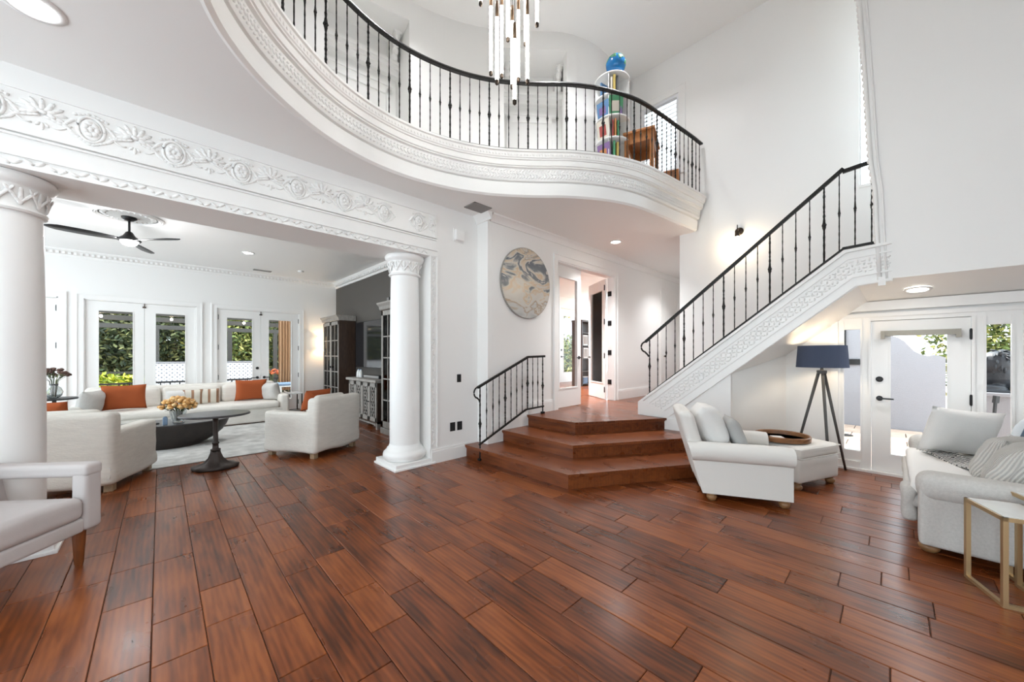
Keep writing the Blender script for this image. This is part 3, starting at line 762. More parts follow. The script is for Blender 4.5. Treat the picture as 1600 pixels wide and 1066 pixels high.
obj('bottom_rail', sweep(rp, [(-.016, 4.285), (.016, 4.285), (.016, 4.315), (-.016, 4.315)], True), 'iron', gr)
k = -28; s = s_first - 28*.1305
while s < acc-.03:
    if s > 0:
        p, d = along(rp, s); th_ = (k % 4 == 0)
        o = link('newel_baluster' if th_ else 'baluster', bal_thick if th_ else bal_thin, gr); o.location = (p.x, p.y, 4.30); o.scale = (1, 1, .89/.90)
        o.rotation_euler = (0, 0, math.atan2(d.y, d.x))
    k += 1; s += .1305
# stair railing
sr = thing('stair_railing', 'black wrought iron railing climbing the white staircase', 'railing')
XRL = 5.92
zb = lambda y: .925+(2.83-y)*.799 if y > .42 else 2.85
zt = lambda y: zb(y)+.905 if y > .42 else 3.79
obj('handrail', MB().bar((XRL, 2.90, zt(2.90)), (XRL, .41, zt(.42)), .030, .044).bar((XRL, .42, 3.755), (XRL, .0, 3.80), .030, .044), 'iron', sr)
obj('bottom_rail', MB().bar((XRL, 2.86, zb(2.86)-.02), (XRL, .41, zb(.42)-.02), .026, .022).bar((XRL, .42, 2.83), (XRL, .0, 2.85), .026, .03), 'iron', sr)
curl = [(XRL, 2.90+.075*math.sin(t)*(1.0), zt(2.9)-.085+.085*math.cos(t)) for t in [i*PI*.95/10 for i in range(11)]] + [(XRL, 2.86, zt(2.9)-.22), (XRL, 2.84, zt(2.9)-.25)]
obj('scroll', MB().tube(curl, .015, 6), 'iron', sr)
y = 2.827; k = 0
while y > .05:
    th_ = (k % 4 == 0) and k < 17
    o = link('newel_baluster' if th_ else 'baluster', bal_thick if th_ else bal_thin, sr)
    z_ = zb(y) if y > .42 else 2.84
    o.location = (XRL, y, z_-.02); o.scale = (1, 1, (.93 if y > .42 else .95)/.90)
    y -= .1399; k += 1
# short railing beside the steps
hr = thing('step_railing', 'short black wrought iron railing beside the wooden steps', 'railing')
YH = 4.20
obj('handrail', MB().bar((3.34, YH, 1.075), (4.41, YH, 1.520), .028, .036).bar((4.40, YH, 1.518), (4.83, YH, 1.530), .028, .036), 'iron', hr)
obj('bottom_rail', MB().bar((3.37, YH, .235), (4.37, YH, .655), .024, .024).bar((4.36, YH, .650), (4.80, YH, .665), .024, .024), 'iron', hr)
obj('scroll', MB().tube([(3.35-.075*math.sin(t), YH, 1.0+.08*math.cos(t)) for t in [i*PI*.95/10 for i in range(11)]] + [(3.37, YH, .89), (3.38, YH, .86)], .013, 6), 'iron', hr)
xs = [3.386 + (4.775-3.386)*i/11 for i in range(12)]
for i, x in enumerate(xs):
    th_ = i in (0, 4, 8, 11)
    o = link('newel_baluster' if th_ else 'baluster', bal_thick if th_ else bal_thin, hr)
    zt_ = 1.08+(x-3.34)*.42 if x < 4.4 else 1.52
    zb_ = (.24+(x-3.37)*.42 if x < 4.37 else .655)
    if i == 0: zb_ = 0.0
    if i == 11: zb_ = ZP
    o.location = (x, YH, zb_); o.scale = (1, 1, (zt_-zb_)/.90)
for x, z in ((3.386, 0), (4.775, ZP)): obj('shoe', MB().rbox(x-.03, x+.03, YH-.03, YH+.03, z, z+.035, .01, 1, 1), 'iron', hr)
# ================================================================== DOORS AND WINDOWS
def leaf(parent, origin, ang, w_, h, st=.17, top=.20, bot=.34, th=.045, z0=.0, hinge='L', handle=None, nh=4, hin=True, hs=-1):
    """glazed door leaf: frame, pane, hinges, handle; local x along the leaf"""
    mx = Matrix.Translation(origin) @ Matrix.Rotation(ang, 4, 'Z')
    f = MB().box(0, st, -th/2, th/2, z0, h).box(w_-st, w_, -th/2, th/2, z0, h).box(st, w_-st, -th/2, th/2, h-top, h).box(st, w_-st, -th/2, th/2, z0, bot)
    b = .018
    for (xa, xb, za, zb_) in ((st, st+b, bot, h-top), (w_-st-b, w_-st, bot, h-top), (st+b, w_-st-b, bot, bot+b), (st+b, w_-st-b, h-top-b, h-top)):
        f.box(xa, xb, -th/2-.008, th/2+.008, za, zb_)
    lf_ = obj('leaf', f.xf(mx), 'trim', parent)
    obj('pane', MB().box(st, w_-st, -.004, .004, bot, h-top).xf(mx), 'glass', lf_)
    if hin:
        hx = 0 if hinge == 'L' else w_
        for q in range(nh):
            zz = z0+.22+(h-z0-.42)*q/(nh-1)
            obj('hinge', MB().box(hx-.012, hx+.012, hs*(th/2+.012)-.008, hs*(th/2+.012)+.008, zz-.055, zz+.055).lathe([(.009, -.065), (.009, .065)], 8, (hx, hs*(th/2+.014), zz)).xf(mx), 'black', lf_)
    if handle:
        hx = w_-.075 if hinge == 'L' else .075; sg = -1 if hinge == 'L' else 1
        m_ = MB().lathe([(.033, 0), (.033, .012), (.012, .014), (.012, .05)], 14).xf(Matrix.Translation((hx, hs*th/2, z0+.95)) @ Matrix.Rotation(PI/2*(-hs), 4, 'X'))
        m_.bar((hx, hs*(th/2+.045), z0+.95), (hx+sg*.13, hs*(th/2+.05), z0+.95), .020, .018)
        obj('handle', m_.xf(mx), 'black', lf_)
        if handle == 'bolt':
            obj('deadbolt', MB().lathe([(.036, 0), (.036, .014), (.02, .018)], 14).xf(mx @ Matrix.Translation((hx, hs*th/2, z0+1.2)) @ Matrix.Rotation(PI/2*(-hs), 4, 'X')), 'black', lf_)
    return lf_
def casing_y(x0, x1, z1, y, w_=.10, z0=0, d=.02):
    e = .012
    return MB().box(x0-w_+e, x0, y-d, y, z0, z1).box(x1, x1+w_-e, y-d, y, z0, z1).box(x0-w_+e, x1+w_-e, y-d, y, z1, z1+w_-e).box(x0-w_-e, x0-w_+e, y-d-.012, y, z0, z1+w_-e).box(x1+w_-e, x1+w_+e, y-d-.012, y, z0, z1+w_-e).box(x0-w_-e, x1+w_+e, y-d-.012, y, z1+w_-e, z1+w_+e)
def french(name, x0, x1, label, handles=False):
    d = struct(name, casing_y(x0, x1, 2.74, YL), 'trim', label=label)
    obj('jamb', MB().box(x0, x0+.02, YL, YL+.15, 0, 2.74).box(x1-.02, x1, YL, YL+.15, 0, 2.74).box(x0, x1, YL, YL+.15, 2.72, 2.74), 'trim', d)
    obj('threshold', MB().box(x0, x1, YL-.01, YL+.16, -.08, .015), 'bronze', d)
    m = (x0+x1)/2
    leaf(d, (x0+.022, YL+.05, 0), 0, m-x0-.025, 2.715, .165, .185, .30, hinge='L', hin=handles, handle='bolt' if handles else None)
    leaf(d, (m+.003, YL+.05, 0), 0, x1-m-.025, 2.715, .165, .185, .30, hinge='R', hin=handles, handle='lever' if handles else None)
    obj('flush_bolt', MB().box(m-.03, m+.03, YL+.0, YL+.025, 2.62, 2.65).box(m-.006, m+.006, YL, YL+.02, 2.64, 2.72), 'bronze', d)
    return d
french('door_1', *D1, 'white french doors behind the long sofa')
french('door_2', *D2, 'white french doors with black handles near the wall lamp', True)
french('door_6', *D0, 'white french door at the left end of the living room', True)
# study doors
d4 = struct('door_4', casing_y(DX0, DX1, DZ, YA, .11, ZP), 'trim', label='white double doors into the study')
obj('jamb', MB().box(DX0-.001, DX0+.02, YA-.001, YA+.17, ZP, DZ).box(DX1-.02, DX1+.001, YA-.001, YA+.17, ZP, DZ).box(DX0, DX1, YA-.001, YA+.17, DZ-.02, DZ+.001), 'trim', d4)
leaf(d4, (DX0+.023, YA+.10, 0), R(2), .86, DZ-.025, .12, .22, ZP+.36, z0=ZP+.008, hinge='L', handle='lever', hin=False)
leaf(d4, (DX1-.03, YA+.20, 0), R(57), .93, DZ-.025, .12, .22, ZP+.36, z0=ZP+.008, hinge='L', handle='lever', hs=1)
mb = MB()
for q in range(4): mb.box(DX1-.030, DX1-.016, YA+.06, YA+.15, ZP+.35+q*.66, ZP+.46+q*.66)
obj('hinge', mb, 'black', d4)
# study interior
struct('wall_study', slab_wall('y', 8.5, 8.6, 4.0, 12.7, .4, ZC, [(10.65, 11.85, .5, 3.3)]), 'wall', label='white far wall of the study')
struct('wall_study_side', slab_wall('x', 12.6, 12.7, 4.46, 8.5, .4, ZC, [(4.9, 8.2, .9, 3.3)]), 'wall')  # unseen window opening added to let daylight into the study
struct('wall_study_left', MB().box(4.0, 4.1, 5.2, 8.6, 0, ZC), 'wall')

d7 = struct('door_7', casing_y(10.65, 11.85, 3.3, 8.5, .1, ZP), 'trim', label='glazed garden door at the back of the study')
leaf(d7, (10.66, 8.55, 0), 0, 1.18, 3.28, .20, .25, ZP+.35, z0=ZP, hinge='R', handle='bolt')
# hall door
d5 = struct('door_5', casing_y(9.72, 10.7, 3.25, YA, .10, ZP), 'trim', label='plain white door at the end of the hall')
lf5 = obj('leaf', MB().box(9.72, 10.7, YA-.012, YA, ZP, 3.25).box(9.86, 10.56, YA-.018, YA-.01, ZP+.2, ZP+1.0).box(9.86, 10.56, YA-.018, YA-.01, ZP+1.15, 3.08), 'trim', d5)
obj('knob', MB().ell((9.80, YA-.06, ZP+.98), (.028, .028, .028), 10, 8).bar((9.80, YA-.02, ZP+.98), (9.80, YA-.05, ZP+.98), .02), 'bronze', lf5)
# entry door with side lights
d3 = MB(); EX0, EX1 = XE-.0, XE+.10
for (ya, yb) in ((.47, .525), (.20, .298), (-.737, -.634), (-.985, -.915)): d3.box(EX0, EX1, ya, yb, 0, 2.0)
d3.box(EX0, EX1, -.985, .525, 2.0, 2.05)
for (ya, yb) in ((.298, .47), (-.915, -.737)): d3.box(EX0, EX1, ya, yb, 0, .26).box(EX0, EX1, ya, yb, 1.90, 2.0)
for (ya, yb) in ((.525, .60), (-1.06, -.985)): d3.box(XE-.02, XE+.019, ya, yb, 0, 2.05)
d3.box(XE-.021, XE-.001, -1.06, .60, 2.05, 2.10)
for yv in (.475, .292, .215, -.65, -.728, -.92): d3.box(XE-.012, XE+.01, yv-.010, yv+.010, 0, 2.0)
d3.box(XE-.05, EX1, -.985, .60, -.02, .03)
d3 = struct('door_3', d3, 'trim', label='white glazed entry door with side lights below the landing')
for (ya, yb) in ((.298, .47), (-.915, -.737)): obj('pane', MB().box(XE+.04, XE+.048, ya, yb, .26, 1.90), 'glass', d3)
l3 = leaf(d3, (XE+.04, .196, 0), -PI/2, .826, 1.995, .16, .165, .25, z0=.035, hinge='R', handle='bolt', nh=3)
fab = MB().box(XE-.045, XE+.005, -.545, .095, 1.795, 1.86).box(XE-.05, XE-.0, -.555, -.515, 1.76, 1.86).box(XE-.05, XE, .07, .11, 1.76, 1.86)
tag(obj('roller_blind', fab, 'blind'), 'rolled beige blind at the top of the entry door', 'blind')
# stair window and shuttered window
w1 = struct('window_1', MB().box(XR+.03, XR+.08, -1.0, -.94, 3.84, 6.34).box(XR+.10, XR+.13, .300, .317, 3.84, 6.34).box(XR-.01, XR+.16, -1.0, .317, 3.80, 3.84).box(XR+.03, XR+.08, -1.0, .317, 6.34, 6.4), 'trim', label='tall bright window beside the stair landing')
obj('pane', MB().box(XR+.11, XR+.116, -.94, .30, 3.84, 6.34), 'glass', w1)
w2 = struct('window_2', MB().box(XR-.02, XR, 2.60, 2.70, 4.95, 6.33).box(XR-.02, XR, 3.40, 3.50, 4.95, 6.33).box(XR-.02, XR, 2.60, 3.50, 6.33, 6.43).box(XR-.02, XR, 2.60, 3.50, 4.85, 4.95).box(XR-.03, XR, 2.575, 2.60, 4.83, 6.43).box(XR-.03, XR, 2.575, 3.5, 6.43, 6.455), 'trim', label='upstairs window with white louvred shutters')
obj('pane', MB().box(XR+.12, XR+.126, 2.70, 3.40, 4.95, 6.33), 'glass', w2)
shf = obj('shutter_frame', MB().box(XR+.01, XR+.05, 2.70, 2.745, 4.95, 6.33).box(XR+.01, XR+.05, 3.355, 3.40, 4.95, 6.33).box(XR+.01, XR+.05, 2.745, 3.355, 6.28, 6.33).box(XR+.01, XR+.05, 2.745, 3.355, 4.95, 5.0), 'shutter', w2)
slm = MB().box(-.042, .042, 2.745, 3.355, -.005, .005).xf(Matrix.Rotation(R(-48), 4, 'Y')).mesh('louvre', 'shutter')
for q in range(17):
    o = link('louvre', slm, shf); o.location = (XR+.035, 0, 5.04+q*.076)

# ================================================================== LAMPS AND CEILING FIXTURES
def downlight(loc, label, power, r=.075, col=(.97, .98, 1.0)):
    t = thing('recessed_light', label, 'ceiling light', loc, 0, 'recessed ceiling lights')
    obj('trim_ring', MB().lathe([(r*1.35, .0), (r*1.35, -.006), (r*1.02, -.012), (r, -.004), (r, .0)], 28), 'trim', t, smooth=True)
    obj('lens', MB().lathe([(r*.98, -.003), (r*.6, -.006), (.001, -.006)], 28), 'lens', t)
    d = bpy.data.lights.new('recessed_lamp', 'SPOT'); d.energy = power; d.spot_size = R(120); d.spot_blend = .9; d.shadow_soft_size = r; d.color = col
    o = bpy.data.objects.new('recessed_lamp', d); C.objects.link(o); o.parent = t; o.location = (0, 0, -.03)
    return t
downlight((-.572, 3.698, ZC), 'round recessed light above the left column', 10, .105)
downlight((6.292, 3.679, ZC), 'round recessed light in the gallery soffit near the study doors', 130, .085)
t = downlight((6.33, -.20, 2.312), 'round recessed light in the low soffit over the entry door', 14, .085); t.rotation_euler = (0, R(9), 0)
downlight((1.35, 9.477, ZC), 'round recessed light in the living room ceiling', 45, .085)
downlight((2.4, 4.45, ZT), 'added recessed light, unseen, over the left niche upstairs', 42)  # lamp added out of frame to brighten the curved wall and upper ceiling
downlight((4.2, 3.3, ZT), 'added recessed light, unseen, over the middle of the gallery', 68)  # added out of frame; bounces light off the gallery floor
downlight((5.4, 2.55, ZT), 'added recessed light, unseen, over the oak table upstairs', 42)  # added out of frame to lift the upper walls and ceiling
downlight((7.6, 6.4, ZC), 'added recessed light, unseen, in the study ceiling', 600, .085)  # lamp added to brighten the dark study
downlight((9.2, 3.45, ZC), 'added recessed light, unseen, at the far end of the hall', 55, .085)  # lamp added to brighten the hall and its surroundings
# vents, detector, speaker box, switches
def vent(loc, sx, sy, label, n):
    t = thing('air_vent', label, 'vent', loc, 0)
    obj('frame', MB().box(-sx/2, sx/2, -sy/2, -sy/2+.02, -.012, 0).box(-sx/2, sx/2, sy/2-.02, sy/2, -.012, 0).box(-sx/2, -sx/2+.02, -sy/2, sy/2, -.012, 0).box(sx/2-.02, sx/2, -sy/2, sy/2, -.012, 0), 'vent', t)
    sm = MB().box(-sx/2+.02, sx/2-.02, -.008, .008, -.010, -.002).mesh('slat', 'vent')
    for q in range(n):
        o = link('slat', sm, t); o.location = (0, -sy/2+.02+(sy-.04)*(q+.5)/n, 0)
    obj('backing', MB().box(-sx/2, sx/2, -sy/2, sy/2, -.002, 0), 'vent', t)
vent((3.365, 4.22, ZC), .32, .25, 'square grey air vent in the soffit beside the crown moulding', 10)
vent((1.892, 11.208, ZC), .38, .14, 'narrow dark air vent in the living room ceiling', 5)
t = thing('smoke_detector', 'small white smoke detector on the living room ceiling', 'detector', (2.622, 10.604, ZC))
obj('housing', MB().lathe([(.07, 0), (.07, -.02), (.055, -.035), (.001, -.037)], 20), 'trim', t, smooth=True); obj('sensor_ring', MB().lathe([(.03, -.036), (.03, -.045), (.001, -.046)], 14), 'trim', t)
t = thing('chime_box', 'white door chime box high beside the frieze', 'door chime', (3.247, YO, 3.34))
obj('cover', MB().rbox(-.075, .075, -.06, 0, -.07, .09, .012, 2, 1), 'trim', t, smooth=True); obj('back_plate', MB().box(-.09, .09, -.01, 0, -.085, .105), 'trim', t)
def plate(x, z, w_, h, label):
    t = thing('wall_plate', label, 'outlet' if 'outlet' in label else 'switch', (x, YO, z))
    obj('plate', MB().rbox(-w_/2, w_/2, -.008, 0, -h/2, h/2, .004, 1, 1), 'black', t); obj('rocker', MB().rbox(-w_*.24, w_*.24, -.013, -.006, -h*.3, h*.3, .003, 1, 1), 'black', t)
plate(3.259, 1.20, .075, .12, 'black light switch on the wall beside the step railing')
plate(3.143, .482, .09, .13, 'black outlet cover left of a pair low on the wall')
plate(3.271, .482, .09, .13, 'black outlet cover right of a pair low on the wall')
t = thing('wall_speaker', 'small black speaker high on the dark wall', 'speaker', (XT, 8.14, 2.80)); obj('case', MB().rbox(-.06, 0, -.06, .06, -.10, .10, .01, 1, 1), 'black', t); obj('grille', MB().box(-.063, -.059, -.05, .05, -.09, .09), 'vent', t)
# wall sconce over the stairs
t = thing('wall_sconce', 'dark bronze wall sconce with glowing bulb above the stairs', 'wall lamp', (XR, 1.73, 3.56))
obj('back_plate', MB().lathe([(.062, 0), (.062, -.02), (.05, -.028), (.001, -.03)], 20).xf(Matrix.Rotation(PI/2, 4, 'Y')), 'bronze', t, angle=40)
obj('arm', MB().tube([(-.02, 0, 0), (-.09, 0, .01), (-.115, 0, -.01), (-.12, 0, -.05)], .009, 8).lathe([(.007, .0), (.007, .08), (.001, .085)], 8, (-.12, 0, .0)), 'bronze', t, smooth=True)
obj('socket', MB().lathe([(.03, -.04), (.034, -.06), (.034, -.10), (.024, -.10)], 16, (-.12, 0, 0)), 'bronze', t, angle=40)
obj('bulb', MB().lathe([(.014, -.095), (.02, -.12), (.03, -.15), (.032, -.17), (.022, -.195), (.001, -.205)], 14, (-.12, 0, 0)), 'bulb', t, smooth=True)
obj('glass_shade', MB().lathe([(.036, -.10), (.055, -.14), (.06, -.28)], 20, (-.12, 0, 0)), 'glass', t, smooth=True)
d = bpy.data.lights.new('sconce_bulb', 'POINT'); d.energy = 2.5; d.color = (1, .78, .52); d.shadow_soft_size = .05
o = bpy.data.objects.new('sconce_bulb', d); C.objects.link(o); o.parent = t; o.location = (-.12, 0, -.215)
# chandelier: glass rods hung from the high ceiling
ch = thing('chandelier', 'modern chandelier of glowing glass rods hanging in the atrium', 'chandelier', (2.14, 2.245, ZT))
obj('canopy', MB().lathe([(.32, 0), (.32, -.03), (.30, -.04), (.001, -.04)], 36), 'brass', ch, angle=40)
rods = [(751, 8, -70, .06), (767, 117, 11, .10), (776.5, 131, 28, -.12), (784, 121, 10, .16), (793.6, 64, -40, .22), (800.5, 138, 34, -.02), (804, 162, 62, -.20), (810, 127, 17, .08), (821, 71, -25, .2), (824, 130, 25, -.10), (839, 41, -60, .02), (759, -30, -130, -.1), (797, -20, -120, .0), (832, -15, -115, .12), (812, -60, -160, -.15)]
for (px, yb, yt, dd) in rods:
    dep = 3.1+dd; r_ = (px-800)/572*dep
    X_ = dep*math.cos(TH)+r_*math.sin(TH)-2.14; Y_ = dep*math.sin(TH)-r_*math.cos(TH)-2.245
    z_b = 1.55+(555-yb)/572*dep-ZT; z_t = 1.55+(555-yt)/572*dep-ZT
    g = obj('rod', MB().lathe([(.0138, z_b+.03), (.0138, z_t)], 12, (X_, Y_, 0)), 'glow', ch, smooth=True)
    obj('end_cap', MB().lathe([(.014, z_b+.03), (.0165, z_b+.02), (.016, z_b), (.004, z_b-.012)], 12, (X_, Y_, 0)), 'bronze', g, smooth=True)
    obj('sleeve', MB().lathe([(.0135, z_t), (.0135, z_t+.13), (.004, z_t+.14)], 12, (X_, Y_, 0)), 'brass', g, smooth=True)
    obj('wire', MB().lathe([(.0022, z_t+.13), (.0022, -.03)], 5, (X_, Y_, 0)), 'black', g)
# ceiling fan with medallion
t = thing('ceiling_medallion', 'oval white plaster medallion around the ceiling fan', 'medallion', (-.347, 8.27, ZC))
obj('outer_ring', MB().lathe([(.40, 0), (.40, -.02), (.385, -.03), (.37, -.02), (.36, -.03), (.345, -.02), (.33, -.01), (.33, 0)], 48), 'trim', t, angle=30)
obj('inner_field', MB().lathe([(.32, 0), (.30, -.012), (.25, -.006), (.12, -.02), (.001, -.02)], 40), 'plaster', t, smooth=True)
for q in range(24):
    a = 2*PI*q/24; 
    if q == 0: lm_ = MB().ell((0, 0, 0), (.03, .014, .010), 6, 4).mesh('petal', 'plaster', True)
    o = link('petal', lm_, t); o.location = (.27*math.cos(a), .27*math.sin(a), -.012); o.rotation_euler = (0, 0, a)
fn = thing('ceiling_fan', 'black three-blade ceiling fan with white light bowl', 'ceiling fan', (-.347, 8.27, ZC-.02))
obj('canopy', MB().lathe([(.09, 0), (.09, -.02), (.05, -.05), (.015, -.06)], 24), 'black', fn, smooth=True)
obj('downrod', MB().lathe([(.014, -.05), (.014, -.24)], 12), 'black', fn, smooth=True)
obj('motor', MB().lathe([(.02, -.22), (.04, -.235), (.07, -.29), (.12, -.335), (.14, -.355), (.13, -.37), (.001, -.372)], 28), 'black', fn, smooth=True)
obj('light_bowl', MB().lathe([(.105, -.37), (.10, -.39), (.08, -.42), (.04, -.44), (.001, -.444)], 24), 'lens', fn, smooth=True)
def blade(a):
    rs = []
    for q in range(13):
        t_ = q/12; L_ = .10+.74*t_; wd = (.035+.055*math.sin(min(1, t_*1.6)*PI/2))*(1 if t_ < .8 else math.cos((t_-.8)/.2*PI/2*.9))
        tw = .28*(1-t_*.5)
        rs.append([(L_, y_*wd*math.cos(tw), -.355+y_*wd*math.sin(tw)+z_) for y_, z_ in ((-1, -.004), (0, -.007), (1, -.004), (1, .004), (0, .007), (-1, .004))])
    return obj('blade', MB().rings(rs).xf(Matrix.Rotation(a, 4, 'Z')), 'black', fn, smooth=True)
d = bpy.data.lights.new('fan_lamp', 'POINT'); d.energy = 9; d.color = (.98, .98, 1.0); d.shadow_soft_size = .10
o = bpy.data.objects.new('fan_lamp', d); C.objects.link(o); o.parent = fn; o.location = (0, 0, -.56)
FA = TH-PI/2
for a in (FA+R(-4), FA+R(118), FA+R(236)): blade(a)

# ================================================================== ART, UPSTAIRS THINGS
t = thing('round_artwork', 'round agate-pattern artwork on the white wall beside the study doors', 'artwork', (4.45, YA-.022, 2.755))
obj('canvas', MB().lathe([(.57, -.018), (.583, -.010), (.583, .016), (.001, .016)], 64).xf(Matrix.Rotation(PI/2, 4, 'X')), 'agate', t)
obj('rim', MB().rings([[(r_*math.cos(2*PI*j/64), r_*math.sin(2*PI*j/64), z) for j in range(64)] for r_, z in ((.584, -.018), (.593, -.018), (.593, .012), (.584, .012), (.584, -.018))], caps=False).xf(Matrix.Rotation(PI/2, 4, 'X')), 'greywood', t)
# rotating book tower
bt = thing('book_tower', 'white round book tower on the upstairs gallery', 'bookshelf', (5.34, 3.19, ZF+.005))
TZ = [.03, .38, .73, 1.08, 1.43, 1.76]
for i, z in enumerate(TZ): obj('shelf', MB().lathe([(.001, z-.012), (.275, z-.012), (.28, z-.006), (.28, z+.006), (.275, z+.012), (.001, z+.012)], 36), 'shelfwhite', bt, angle=40)
obj('core', MB().box(-.10, .10, -.10, .10, .03, 1.76), 'shelfwhite', bt)
for q in range(4):
    a = q*PI/2+.35; obj('divider', MB().box(.09, .268, -.006, .006, .04, 1.755).xf(Matrix.Rotation(a, 4, 'Z')), 'shelfwhite', bt)
obj('base', MB().lathe([(.22, -.0), (.24, .018), (.20, .02)], 30), 'shelfwhite', bt)
NB = ['red', 'blue', 'green', 'yellow', 'purple', 'cream', 'black', 'orange']
TIERS = ['lowest', 'second', 'third', 'fourth', 'top']
# (tier, bearing toward the viewer in degrees, colour, height, thickness, cover turned outward)
BK = [(4, 8, 'yellow', .27, .035, 0), (4, 18, 'black', .25, .03, 0), (4, -2, 'cream', .24, .03, 0), (4, -42, 'blue', .22, .02, 0),
      (3, 14, 'green', .29, .02, 1), (3, -34, 'blue', .25, .02, 1), (3, 34, 'purple', .24, .03, 0),
      (2, -32, 'cream', .30, .02, 1), (2, 2, 'red', .26, .03, 0), (2, 12, 'orange', .28, .025, 0), (2, 22, 'green', .25, .03, 0),
      (1, -30, 'purple', .27, .02, 1), (1, 8, 'green', .28, .03, 0), (1, 20, 'yellow', .26, .03, 0), (0, 10, 'blue', .28, .03, 0), (0, -20, 'red', .28, .03, 0)]
TOV = math.atan2(-3.19, -5.34)
for (lv, deg, col, hh, tw, face) in BK:
    mt = BOOKS[NB.index(col)]
    mx = Matrix.Rotation(TOV+R(deg), 4, 'Z') @ Matrix.Translation((.175 if not face else .215, 0, TZ[lv]+.014)) @ Matrix.Rotation(R(10) if face else 0, 4, 'Y')
    b = thing('book', '%s picture book %s on the %s tier of the white book tower' % (col, 'turned cover outward' if face else 'standing upright', TIERS[lv]), 'book', (5.34, 3.19, ZF+.005), 0, 'picture books in the white tower')
    if face:
        obj('cover', MB().box(-tw/2, -tw/2+.003, -.11, .11, 0, hh).box(tw/2-.003, tw/2, -.11, .11, 0, hh).xf(mx), mt, b)
        obj('pages', MB().box(-tw/2+.003, tw/2-.003, -.105, .105, .004, hh-.004).xf(mx), 'white_fab', b)
        obj('cover_print', MB().box(tw/2, tw/2+.001, -.07, .05, .06, hh-.08).xf(mx), BOOKS[(NB.index(col)+3) % 8], b)
    else:
        obj('cover', MB().box(-.085, .085, -tw/2, -tw/2+.003, 0, hh).box(-.085, .085, tw/2-.003, tw/2, 0, hh).box(.082, .085, -tw/2+.003, tw/2-.003, 0, hh).xf(mx), mt, b)
        obj('pages', MB().box(-.08, .08, -tw/2+.003, tw/2-.003, .005, hh-.005).xf(mx), 'white_fab', b)
gl = thing('globe', 'blue globe on top of the white book tower', 'globe', (5.27, 3.08, ZF+1.778))
obj('ball', MB().ell((0, 0, .185), (.155, .155, .155), 28, 18), 'globe', gl, smooth=True)
obj('stand', MB().lathe([(.09, 0), (.09, .012), (.03, .02), (.02, .045)], 20), 'shelfwhite', gl, smooth=True)
lp = random.Random(8); mbl = MB()
for (az, el, n) in ((-2.0, .30, 6), (-2.9, .3, 5), (-1.1, -.2, 6), (2.5, .4, 6), (.6, .2, 8)):
    for _ in range(n):
        a2, e2 = az+lp.gauss(0, .22), el+lp.gauss(0, .2); dv = Vector((math.cos(a2)*math.cos(e2), math.sin(a2)*math.cos(e2), math.sin(e2)))
        mbl.ell(tuple(dv*.151+Vector((0, 0, .185))), (.03, .03, .006), 8, 4, dv.to_track_quat('Z', 'Y').to_matrix())
obj('continents', mbl, BOOKS[2], gl, smooth=True)
# oak table and chair behind the railing
tb = thing('oak_table', 'orange oak table behind the gallery railing', 'table', (5.72, 2.86, ZF+.002), R(18))
obj('top', MB().rbox(-.36, .36, -.24, .24, .80, .84, .01, 1, 1), 'oak', tb)
for sx in (-1, 1):
    for sy in (-1, 1): obj('leg', MB().box(sx*.30-.03, sx*.30+.03, sy*.19-.03, sy*.19+.03, 0, .80), 'oak', tb)
    obj('side_apron', MB().box(sx*.30-.012, sx*.30+.012, -.16, .16, .66, .80), 'oak', tb)
    obj('apron', MB().box(-.27, .27, sx*.19-.012, sx*.19+.012, .66, .80), 'oak', tb)
obj('lower_shelf', MB().box(-.28, .28, -.18, .18, .22, .245), 'oak', tb)
cr = thing('oak_chair', 'small orange oak chair beside the upstairs window', 'chair', (6.36, 2.72, ZF+.002), R(200))
obj('seat', MB().rbox(-.19, .19, -.19, .19, .40, .43, .01, 1, 1), 'oak', cr)
for sx in (-1, 1):
    obj('leg', MB().box(sx*.17-.018, sx*.17+.018, .15, .186, 0, .41), 'oak', cr); obj('leg', MB().box(sx*.17-.018, sx*.17+.018, -.186, -.15, 0, .78), 'oak', cr)
for z in (.55, .64, .73): obj('back_slat', MB().box(-.155, .155, -.178, -.160, z-.025, z+.025), 'oak', cr)
